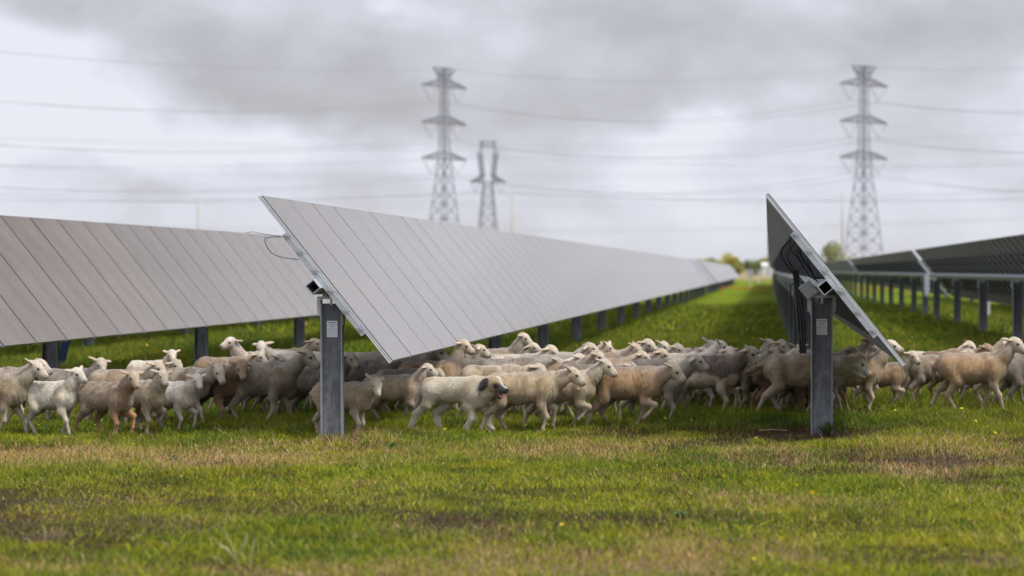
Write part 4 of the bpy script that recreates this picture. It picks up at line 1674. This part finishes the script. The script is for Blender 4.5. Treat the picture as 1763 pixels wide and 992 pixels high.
S_(985, 694, 1.0, 0, 32, 5, 25, 'e', 'cream', 'cream sheep whose head is left of the dark nosed one')
S_(996, 688, 0.98, 10, 34, 30, 32, 'b', 'white', 'white sheep with dark nose looking a little toward the camera')
S_(972, 739, 1.0, 5, 36, 5, 27, 'c', 'cream', 'cream sheep lifting a foreleg right behind the large cream sheep', nlen=0.22)
S_(1083, 737, 1.05, 4, 20, 12, 30, 'c', 'tan', 'big tan sheep with one foreleg folded, mid picture', fat=1.05, nlen=0.20)
S_(1128, 728, 1.0, 3, 32, 0, 22, 'g', 'grey', 'grey sheep stretching its white face over the big tan sheep', nlen=0.24)
S_(1218, 719, 1.08, 0, 24, 10, 26, 'a', 'saddle', 'white bellied sheep with dark brown saddle', fat=1.1, nlen=0.20)
S_(1035, 696, 1.0, 0, 28, 10, 30, 'e', 'tan', 'brown eared sheep right of the dark nosed white one')
S_(1062, 691, 1.0, 0, 38, -5, 18, 'd', 'cream', 'long backed cream sheep with ear stuck out, above the big tan sheep', nlen=0.22)
S_(1045, 707, 1.0, 0, 22, 0, 20, 'b', 'tan', 'low tan back lying along the spine of the big tan sheep')
S_(1085, 703, 1.0, 3, 34, 10, 30, 'e', 'tan', 'brown faced sheep in the middle of the crowd behind the big tan one')
S_(1100, 684, 1.0, 0, 50, 5, 25, 'b', 'white', 'white sheep with the highest head in the middle of the flock', nlen=0.22)
S_(1112, 697, 1.0, 5, 34, 15, 28, 'd', 'grey', 'grey faced sheep right under the highest white head')
S_(1150, 700, 1.0, 0, 20, 0, 30, 'e', 'white', 'white back above the neck of the grey stretching sheep')
S_(1222, 689, 1.0, 8, 34, 0, 25, 'e', 'grey', 'grey sheep facing left in the far middle crowd', left=True)
S_(1175, 691, 1.0, 0, 40, 15, 28, 'b', 'grey', 'grey woolly head beside the left facing one')
S_(1180, 701, 1.0, 3, 34, 10, 25, 'd', 'white', 'white faced sheep above the neck of the grey stretching one')
S_(1196, 711, 1.0, 6, 30, 25, 32, 'e', 'white', 'white faced sheep directly behind the dark saddle')
S_(1215, 705, 1.0, 3, 32, 15, 28, 'b', 'grey', 'bluish grey sheep with bowed face above the dark saddle')
S_(1262, 694, 1.0, 0, 12, 0, 30, 'd', 'white', 'pale long back between the saddle sheep and the raised ear pair')
S_(1240, 700, 1.0, 0, 26, 0, 20, 'e', 'grey', 'grey sheep ahead of the bluish one, muzzle pointing right')
S_(1284, 684, 0.98, 10, 55, 30, 25, 'b', 'grey', 'grey sheep with raised head and ears up, left of the end-on row', nlen=0.22)
S_(1292, 697, 1.0, 5, 40, 15, 25, 'd', 'grey', 'grey sheep right below the raised ears')
S_(1322, 706, 1.0, 8, 32, 20, 32, 'e', 'white', 'white faced sheep just left of the end-on row posts')
S_(1345, 694, 1.0, 0, 22, 0, 30, 'b', 'grey', 'grey sheep passing behind the end-on row posts')
S_(1268, 711, 1.0, 6, 26, 10, 28, 'd', 'dark', 'dusky sheep behind the face of the saddle sheep')
S_(1352, 716, 1.0, 0, 10, 0, 40, 'e', 'brown', 'very dark brown back above the sheep with the outstretched tail')
S_(1384, 720, 1.12, 0, 4, 8, 28, 'f', 'cream', 'long cream sheep with outstretched tail passing behind the second near post', tail=1.0, nlen=0.27)
S_(1405, 714, 1.0, 0, 2, 20, 30, 'b', 'grey', 'grey sheep hidden behind the one with the outstretched tail')
S_(1420, 712, 1.0, 3, 26, 10, 30, 'd', 'brown', 'brown sheep right of the second near post, head lowered')
S_(1440, 697, 1.0, 5, 42, 5, 22, 'b', 'grey', 'grey sheep under the purlin end, looking right with dark nose', nlen=0.20)
S_(1405, 700, 1.0, 0, 20, 0, 30, 'e', 'dark', 'dark sheep in the shade right behind the second near post')
S_(1470, 711, 1.0, 5, 42, -8, 15, 'g', 'tan', 'tan sheep with lifted muzzle left of the lowest panel corner', nlen=0.22)
S_(1456, 688, 0.95, 0, 30, 0, 20, 'd', 'cream', 'cream sheep furthest back under the end-on row')
S_(1524, 704, 0.86, 18, 46, 40, 28, 'c', 'tan', 'small tan sheep with its face at the lowest panel corner', nlen=0.19)
S_(1612, 695, 1.05, 5, 20, 10, 30, 'e', 'grey', 'broad grey rump between the small tan sheep and the front right sheep', fat=1.15)
S_(1680, 708, 1.08, 0, 40, 0, 22, 'b', 'tan', 'large tan sheep striding at the right, muzzle at the picture edge', fat=1.05, nlen=0.24)
S_(1616, 682, 0.98, 5, 34, 15, 22, 'd', 'white', 'white sheep with big ear behind the broad grey rump')
S_(1642, 690, 1.0, 5, 26, 15, 28, 'b', 'brown', 'brown faced sheep above the back of the large tan sheep')
S_(1680, 684, 1.02, 0, 40, 5, 22, 'e', 'tan', 'tan sheep with a big raised head and ear back, far right', nlen=0.20)
S_(1722, 697, 1.0, 0, 20, 0, 30, 'd', 'grey', 'grey back right of the raised tan head')
S_(1776, 702, 1.02, 0, 25, 0, 25, 'b', 'dark', 'dark sheep cut off by the right edge of the picture')
S_(480, 716, 0.95, 5, 15, 0, 35, 'c', 'dark', 'dark sheep hidden behind the big striding sheep, legs showing')
S_(1020, 722, 0.95, 0, 18, 0, 30, 'd', 'grey', 'grey sheep filling the gap left of the big tan sheep')
S_(1145, 712, 0.95, 0, 18, 0, 30, 'b', 'dark', 'shaded sheep behind the rump of the saddle sheep')
S_(820, 712, 0.95, 0, 18, 0, 35, 'e', 'dark', 'dark sheep in the shade behind the head of the dog')
S_(700, 718, 0.92, 0, 10, 0, 40, 'b', 'grey', 'grey sheep behind the neck of the slender cream sheep')


# ------------------------------------------------------------------ the dog
def dog():
    B = Body()
    B.ell((0.20, 0, 0.415), (0.17, 0.125, 0.165), 'coat', 0.06)
    B.ell((0.00, 0, 0.44), (0.28, 0.108, 0.130), 'coat', 0.06)
    B.ell((-0.26, 0, 0.445), (0.15, 0.115, 0.125), 'coat', 0.06)
    B.cap((-0.32, 0, 0.515), (0.20, 0, 0.525), 0.045, 0.055, 'coat', 0.05)
    gm, d = R(-22), R(16)
    Hb = np.array([0.41, -0.03, 0.515])
    B.cap((0.24, 0, 0.46), Hb, 0.125, 0.088, 'coat', 0.07)
    B.cap((0.27, 0, 0.42), Hb + np.array([0.03, 0, -0.05]), 0.10, 0.065, 'coat', 0.05)
    f = np.array([math.cos(d) * math.cos(gm), math.cos(d) * math.sin(gm), -math.sin(d)])
    l = np.array([-math.sin(gm), math.cos(gm), 0.0])
    u = np.cross(f, l)
    Rm = np.stack([f, l, u], 1)

    def hp(x, y, z):
        return Hb + f * x + l * y + u * z
    B.ell(hp(0.045, 0, 0.018), (0.098, 0.088, 0.086), 'face', 0.03, Rm)
    B.cap(hp(0.11, 0, 0.002), hp(0.192, 0, -0.004), 0.050, 0.040, 'muzzle', 0.02)
    B.cap(hp(0.06, 0, 0.045), hp(0.13, 0, 0.022), 0.028, 0.018, 'blaze', 0.02)
    B.cap(hp(0.05, 0, -0.060), hp(0.150, 0, -0.096), 0.036, 0.021, 'jaw', 0.012)
    B.ell(hp(0.230, 0, 0.014), (0.018, 0.022, 0.017), 'nose', 0.008, Rm)
    for s in (-1, 1):
        B.ell(hp(0.140, s * 0.033, -0.022), (0.050, 0.015, 0.028), 'muzzle', 0.012, Rm)
        # hanging ear: falls from the top of the skull
        ed = u * -0.93 + l * s * 0.30 - f * 0.16
        ed /= np.linalg.norm(ed)
        w2 = np.cross(ed, l * s)
        w2 /= np.linalg.norm(w2)
        w3 = np.cross(w2, ed)
        B.ell(hp(-0.010, s * 0.096, 0.030) + ed * 0.030, (0.074, 0.046, 0.016), 'ear', 0.008, np.stack([ed, w2, w3], 1))
    F0 = (((-0.07, 0), (-0.30, 0)), ((0.13, 0.035), (0.16, 0)))
    for s, (fo, hi) in zip((-1, 1), F0):
        for nm, (dx_, lf) in (('f', fo), ('h', hi)):
            if nm == 'f':
                S = np.array([0.215, s * 0.075, 0.42])
                E = np.array([0.190 + 0.25 * dx_, s * 0.085, 0.29])
                F_ = np.array([0.205 + dx_, s * 0.075, 0.055 + lf])
                L1, L2, sg = 0.13, 0.13, 1
            else:
                S = np.array([-0.27, s * 0.06, 0.43])
                E = np.array([-0.20 + 0.35 * dx_, s * 0.08, 0.30])
                F_ = np.array([-0.33 + dx_ * 0.55, s * 0.072, 0.055 + lf])
                L1, L2, sg = 0.17, 0.15, -1
            B.cap(S, E, 0.090 if nm == 'h' else 0.075, 0.055, 'coat', 0.05)
            dd = F_ - E
            L = np.linalg.norm(dd)
            if L > (L1 + L2) * 0.98:
                k = L / ((L1 + L2) * 0.98)
                L1 *= k
                L2 *= k
            a = (L1 * L1 - L2 * L2 + L * L) / (2 * L)
            hg = math.sqrt(max(L1 * L1 - a * a, 0))
            uu = dd / L
            per = np.array([-uu[2], 0, uu[0]])
            if per[0] * sg < 0:
                per = -per
            K = E + uu * a + per * hg
            B.cap(E, K, 0.050, 0.034, 'coat', 0.03)
            B.cap(K, F_, 0.033, 0.029, 'coat', 0.02)
            dr = -0.022 if lf < 0.02 else -0.03
            B.cap(F_, F_ + np.array([0.022, 0, dr]), 0.029, 0.027, 'coat', 0.015)
            for t_ in (-0.015, -0.005, 0.006, 0.016):
                B.ell(F_ + np.array([0.046 - abs(t_) * 0.5, t_, dr - 0.008]), (0.016, 0.0085, 0.013), 'coat', 0.006)
    B.cap((-0.37, 0, 0.49), (-0.43, 0.0, 0.40), 0.036, 0.034, 'coat', 0.03)
    B.cap((-0.43, 0, 0.40), (-0.47, 0.0, 0.27), 0.034, 0.024, 'tail', 0.03)
    V, Q = B.surface(0.0092)
    W = B.regions(V, 0.0045)
    nz, n2 = n3(V, 2.4, 3), n3(V, 7.0, 5)
    base = np.array([0.54, 0.475, 0.37]) * (1 + 0.06 * n2[:, None])
    tanp = np.clip((nz + 0.3 * n2) * 1.6, 0, 1)[:, None] * 0.6
    coat = base * (1 - tanp) + np.array([0.40, 0.30, 0.18]) * tanp
    coat *= np.where((V[:, 2] < 0.25)[:, None], np.array([1.05, 1.08, 1.12]), 1)
    hx, hl, hu = (V - Hb) @ f, (V - Hb) @ l, (V - Hb) @ u
    face = np.tile(np.array([0.42, 0.31, 0.17]), (len(V), 1))
    bl = np.clip(1 - np.abs(hl) / 0.022, 0, 1)[:, None] * (hx > 0.045)[:, None]
    face = face * (1 - bl) + np.array([0.72, 0.69, 0.63]) * bl
    ep = np.exp(-(((hx - 0.118) / 0.036) ** 2 + ((np.abs(hl) - 0.050) / 0.026) ** 2 + ((hu - 0.022) / 0.024) ** 2))[:, None]
    ep = np.clip(ep * 3.0, 0, 1)
    face = face * (1 - ep) + np.array([0.02, 0.018, 0.016]) * ep
    mz = np.tile(np.array([0.055, 0.05, 0.048]), (len(V), 1))
    mz = np.where((hu > 0.024)[:, None] & (np.abs(hl) < 0.018)[:, None], np.array([0.62, 0.59, 0.54]), mz)
    pal = {'coat': coat, 'tail': base * 1.02, 'face': face * 0.9, 'muzzle': mz * 0.6, 'blaze': face, 'ear': np.array([0.014, 0.012, 0.011]),
           'jaw': np.where((hx > 0.08)[:, None], np.array([0.05, 0.045, 0.04]), np.array([0.52, 0.44, 0.32])), 'nose': np.array([0.010, 0.010, 0.011])}
    c = sum(w[:, None] * pal[k] for k, w in W.items())
    o = link('dog', np_mesh('dog', V, quads=Q, tint=np.clip(c, 0.005, 0.85), mats=[M['fur']]))
    put(o, 787, 743, 0.97, 24, False)
    fleece(o, 22000, 0.017, 0.0018, 77, 'fur', W['coat'] + W['tail'] + 0.3 * W['face'] + 0.3 * W['ear'], 0.25)
    tag(o, 'cream guardian dog with black ears and open mouth walking beside the sheep', 'dog')
    for s in (-1, 1):
        link('eye', ME_EYE, o, Vector(hp(0.118, s * 0.055, 0.028)), Matrix(Rm.tolist()).to_euler())
    # tongue
    T = Body()
    T.ell(hp(0.115, 0, -0.058), (0.050, 0.026, 0.009), 'a', 0.01, Rm)
    T.ell(hp(0.172, -0.010, -0.074), (0.040, 0.023, 0.008), 'a', 0.02, Rm @ np.array([[math.cos(.45), 0, math.sin(.45)], [0, 1, 0], [-math.sin(.45), 0, math.cos(.45)]]))
    V, Q = T.surface(0.004)
    link('tongue', np_mesh('tongue', V, quads=Q, mats=[M['tongue']]), o)


dog()


# ------------------------------------------------------------------ the person behind the leftmost row
def person():
    B = Body()
    for s in (-1, 1):
        hip = (0.0, s * 0.09, 0.92)
        kn = (0.07 if s < 0 else -0.02, s * 0.095, 0.50)
        an = (-0.02 if s < 0 else -0.16, s * 0.10, 0.10)
        B.cap(hip, kn, 0.095, 0.068, 'jeans', 0.03)
        B.cap(kn, an, 0.064, 0.052, 'jeans', 0.02)
        B.cap((an[0], an[1], 0.05), (an[0] + 0.17, an[1], 0.035), 0.045, 0.038, 'boot', 0.02)
        sh = (0.0, s * 0.19, 1.42)
        elb = (-0.06, s * 0.25, 1.15)
        B.cap(sh, elb, 0.058, 0.048, 'jacket', 0.04)
        B.cap(elb, (0.08, s * 0.17, 0.98), 0.046, 0.04, 'jacket', 0.03)   # hand in the jacket pocket
    B.ell((0, 0, 0.95), (0.12, 0.165, 0.13), 'jeans', 0.05)
    B.ell((0, 0, 1.12), (0.125, 0.17, 0.20), 'jacket', 0.06)
    B.ell((0, 0, 1.32), (0.13, 0.195, 0.17), 'jacket', 0.06)
    B.cap((0, 0, 1.42), (0.015, 0, 1.56), 0.062, 0.055, 'skin', 0.03)
    B.ell((0.025, 0, 1.66), (0.098, 0.078, 0.118), 'skin', 0.02)
    B.ell((0.125, 0, 1.645), (0.018, 0.014, 0.024), 'skin', 0.01)
    B.ell((0.105, 0, 1.605), (0.016, 0.028, 0.010), 'lip', 0.008)
    for s in (-1, 1):
        B.ell((0.02, s * 0.082, 1.65), (0.022, 0.010, 0.032), 'skin', 0.008)
    B.ell((0.0, 0, 1.71), (0.115, 0.092, 0.085), 'hat', 0.01)
    B.ell((0.10, 0, 1.715), (0.09, 0.075, 0.012), 'hat', 0.01)
    V, Q = B.surface(0.014)
    W = B.regions(V)
    n2 = n3(V, 5, 4)[:, None]
    pal = {'jeans': np.array([0.018, 0.034, 0.085]) * (1 + 0.15 * n2), 'boot': np.array([0.10, 0.06, 0.04]), 'jacket': np.array([0.05, 0.07, 0.11]),
           'skin': np.array([0.50, 0.33, 0.25]), 'lip': np.array([0.40, 0.20, 0.17]), 'hat': np.array([0.30, 0.27, 0.22])}
    c = sum(w[:, None] * pal[k] for k, w in W.items())
    o = link('person', np_mesh('person', V, quads=Q, tint=c, mats=[M['cloth']]))
    put(o, 113, 634, 1.0, 15, False)
    tag(o, 'person in dark blue jeans, only the lower legs visible below the leftmost panels', 'person')
    for s in (-1, 1):
        link('eye', ME_EYE, o, Vector((0.108, s * 0.032, 1.665)))


person()


# ------------------------------------------------------------------ flowers, straw, weeds
def dandelion_meshes():
    out = []
    for k in range(3):
        rs = random.Random(k)
        m = MB()
        for ring, (n, r, z) in enumerate(((14, 0.019, 0.0), (11, 0.014, 0.004), (7, 0.008, 0.007))):
            for i in range(n):
                a = 6.283 * (i + rs.random() * 0.4) / n
                w = 0.0035
                ca, sa = math.cos(a), math.sin(a)
                b = len(m.v)
                m.v += [(0, 0, z - 0.003), (ca * r * 0.7 - sa * w, sa * r * 0.7 + ca * w, z + 0.002), (ca * r, sa * r, z + 0.003 - ring * 0.0005),
                        (ca * r * 0.7 + sa * w, sa * r * 0.7 - ca * w, z + 0.002), (0, 0, z - 0.006)]
                m.f += [[b, b + 1, b + 2, b + 3], [b + 4, b + 3, b + 2, b + 1]]
                m.m += [0, 0]
        m.bar((0, 0, -0.008), (0, 0, 0.001), 0.006, 0, 8, 0.011)
        s = MB().tube([(0.0, 0, -0.10), (0.006, 0.003, -0.05), (0.0, 0, -0.006)], 0.0018, 0, 5)
        out.append((m.mesh('flower_head', M['yellow']), s.mesh('stem', M['stem'])))
    return out


DAN = dandelion_meshes()
FLW = 'yellow dandelions dotted through the grass'


def flower(x, y, z, s, label, k):
    o = empty('dandelion', (x, y, gz1(x, y) + z), 0.7 * k)
    o.scale = (s, s, s)
    tag(o, label, 'flower', FLW)
    h_, st_ = DAN[k % 3]
    link('flower_head', h_, o, None, (R(12), R(-22), 0))
    link('stem', st_, o)


NAMED = [(766, 743, 1.0, 'yellow dandelion at the front paws of the dog'), (905, 733, 1.0, 'yellow dandelion below the belly of the large cream sheep'),
         (943, 732, 0.8, 'small yellow dandelion near the front hooves of the large cream sheep'), (1145, 722, 1.1, 'yellow dandelion beside the hooves of the grey stretching sheep'),
         (1190, 724, 1.1, 'yellow dandelion below the rump of the saddle sheep'), (1221, 718, 1.0, 'yellow dandelion at the hooves of the saddle sheep'),
         (1278, 714, 1.3, 'bright yellow dandelion just left of the hind hoof by the second near post'), (1302, 760, 1.2, 'yellow dandelion in front of the twig by the second near post'),
         (1355, 695, 1.0, 'yellow dandelion under the sheep with the outstretched tail'), (1541, 709, 1.2, 'yellow dandelion under the small tan sheep'),
         (1656, 705, 1.2, 'yellow dandelion under the large tan striding sheep'), (1680, 726, 1.0, 'yellow dandelion in the open grass right of the second near post'),
         (1714, 750, 1.1, 'yellow dandelion furthest right in the grass before the flock'), (1245, 826, 0.9, 'yellow dandelion left of the bright foreground pair'),
         (1372, 840, 1.0, 'upper one of the bright foreground dandelion pair'), (1398, 855, 1.4, 'largest brightest dandelion in the foreground grass'),
         (1549, 848, 0.7, 'small dandelion to the right of the foreground pair'), (1525, 865, 0.6, 'faint small dandelion below and right of the foreground pair'),
         (967, 915, 1.0, 'lone blurred dandelion low in the middle foreground'), (1298, 984, 0.6, 'small blurred dandelion near the bottom edge')]
for k, (px, yy, s, lb) in enumerate(NAMED):
    x, y = at(px, yy + 9)
    flower(x, y, 0.075, s, lb, k)
rf = random.Random(9)
bands = [(0, 560, 590, 612, 26, 'blurred dandelions beyond the flock at the left'), (1450, 1763, 545, 605, 60, 'blurred dandelions beyond the flock at the right'),
         (1000, 1320, 545, 600, 34, 'blurred dandelions in the grass lane'), (0, 560, 742, 775, 14, 'small dandelions in front of the left group of sheep')]
for (a, b, c, d, n, lb) in bands:
    for k in range(n):
        yy = rf.uniform(c, d)
        x, y = at(rf.uniform(a, b), yy)
        o = flower(x, y, rf.uniform(0.08, 0.13) if c < 700 else 0.06, rf.uniform(0.9, 1.7) if c < 700 else 0.5,
                   {26: 'one of the blurred yellow dandelions beyond the sheep at the left', 60: 'one of the blurred yellow dandelions between the right hand posts',
                    34: 'one of the blurred yellow dandelions in the open lane', 14: 'one of the tiny yellow flowers before the left group'}[n], k)

# dry stalks
ST = [(415, 985, 0.26, 20, 'tall forked straw stalk in the lower left foreground'), (428, 990, 0.20, -8, 'upright straw blade beside the forked stalk'),
      (392, 975, 0.12, 50, 'short bent straw left of the forked stalk'), (60, 945, 0.10, 45, 'slanting straw near the left bottom corner'), (78, 938, 0.10, 5, 'short upright straw near the left bottom corner'),
      (222, 942, 0.10, -40, 'leaning straw in the left foreground'), (298, 950, 0.10, 45, 'straw lying in the foreground left of centre'), (848, 752, 0.13, 35, 'long thin straw in front of the paw of the dog'),
      (1668, 872, 0.10, -14, 'pale upright stalk in the right foreground'), (1168, 838, 0.11, 15, 'thin dry stalk in the middle foreground'), (1060, 803, 0.05, -50, 'short white straw chip in the grass')]
for k, (px, yy, ln, tilt, lb) in enumerate(ST):
    x, y = at(px, yy)
    t = R(tilt)
    m = MB()
    m.tube([(0, 0, -0.02), (-math.sin(t) * ln * 0.5, 0.01, math.cos(t) * ln * 0.5 + 0.01), (-math.sin(t * 1.15) * ln, 0.02, math.cos(t * 1.15) * ln)], [0.0028, 0.0024, 0.0012], 0, 5)
    if k == 0:
        m.tube([(-math.sin(t) * ln * 0.3, 0.01, ln * 0.3), (0.02, 0.02, ln * 0.6), (0.03, 0.0, ln * 0.85)], [0.002, 0.006, 0.001], 0, 5)
        m.tube([(-math.sin(t) * ln * 0.2, 0.01, ln * 0.2), (-0.08, 0.0, ln * 0.5), (-0.13, 0.0, ln * 0.62)], [0.002, 0.006, 0.001], 0, 5)
    o = m.build('straw_stalk', M['straw'], None, True)
    o.location = (x, y, gz1(x, y))
    o.rotation_euler = (0, 0, TH)
    tag(o, lb, 'straw')
x, y = at(1330, 745)
o = MB().tube([(-0.14, 0, 0.03), (0.0, 0.01, 0.038), (0.15, 0.0, 0.028)], 0.0045, 0, 6).build('twig', M['straw'], None, True)
o.location = (x, y, gz1(x, y))
o.rotation_euler = (0, 0, TH)
tag(o, 'pale twig lying on bare soil left of the second near post', 'twig')


def weed(px, yy, n, ln, wd, c0, label, seed, up=0.5):
    rs = np.random.RandomState(seed)
    V, Q, C = [], [], []
    for i in range(n):
        a = rs.rand() * 6.283
        e = up + rs.rand() * 0.8
        L = ln * (0.6 + 0.6 * rs.rand())
        d = np.array([math.cos(a) * math.cos(e), math.sin(a) * math.cos(e), math.sin(e)])
        sd2 = np.array([-math.sin(a), math.cos(a), 0]) * wd
        o = np.array([0, 0, 0.0]) + rs.randn(3) * np.array([0.012, 0.012, 0])
        pts = [o, o + d * L * 0.45 + [0, 0, 0.01], o + d * L * 0.8 + [0, 0, -0.004], o + d * L - [0, 0, 0.02]]
        ws = [0.25, 1.0, 0.75, 0.1]
        b = len(V)
        for p, w in zip(pts, ws):
            V += [p - sd2 * w, p + sd2 * w]
        for j in range(3):
            Q.append([b + 2 * j, b + 2 * j + 1, b + 2 * j + 3, b + 2 * j + 2])
        c = np.array(c0) * (0.7 + 0.6 * rs.rand())
        C += [c] * 8
    x, y = at(px, yy)
    o = link('weed', np_mesh('weed', np.array(V), quads=np.array(Q), tint=np.array(C), mats=[M['leaf']]), None, (x, y, gz1(x, y)))
    tag(o, label, 'weed')


weed(1424, 751, 46, 0.16, 0.010, (0.07, 0.12, 0.02), 'leafy green weed growing against the foot of the second near post', 1, 0.6)
weed(688, 762, 30, 0.11, 0.008, (0.10, 0.20, 0.05), 'tall green weed in front of the slender cream sheep', 2, 0.7)
weed(678, 775, 34, 0.10, 0.012, (0.09, 0.19, 0.05), 'bushy green weed just right of the first near post', 3, 0.5)
weed(1022, 757, 26, 0.05, 0.012, (0.10, 0.14, 0.10), 'grey green thistle rosette in the middle of the near grass', 4, 0.25)
weed(1128, 780, 26, 0.06, 0.012, (0.07, 0.14, 0.06), 'dark green rosette right of the thistle', 5, 0.3)
weed(298, 790, 26, 0.06, 0.012, (0.07, 0.14, 0.06), 'dark green rosette in the dry strip at the left', 6, 0.4)
weed(1172, 886, 34, 0.07, 0.008, (0.10, 0.17, 0.04), 'blurred green rosette above the bare patch in the foreground', 7, 0.35)
weed(322, 748, 60, 0.13, 0.005, (0.17, 0.24, 0.04), 'thick tuft of long grass in front of the white lamb', 8, 0.8)
weed(290, 752, 60, 0.12, 0.005, (0.19, 0.26, 0.04), 'long grass tuft at the hooves of the white lamb', 9, 0.8)
weed(420, 752, 50, 0.13, 0.005, (0.20, 0.25, 0.06), 'yellowish long tuft below the deep brown sheep', 10, 0.8)
weed(500, 750, 50, 0.13, 0.005, (0.14, 0.20, 0.04), 'dark long tuft left of the foot of the first near post', 11, 0.8)
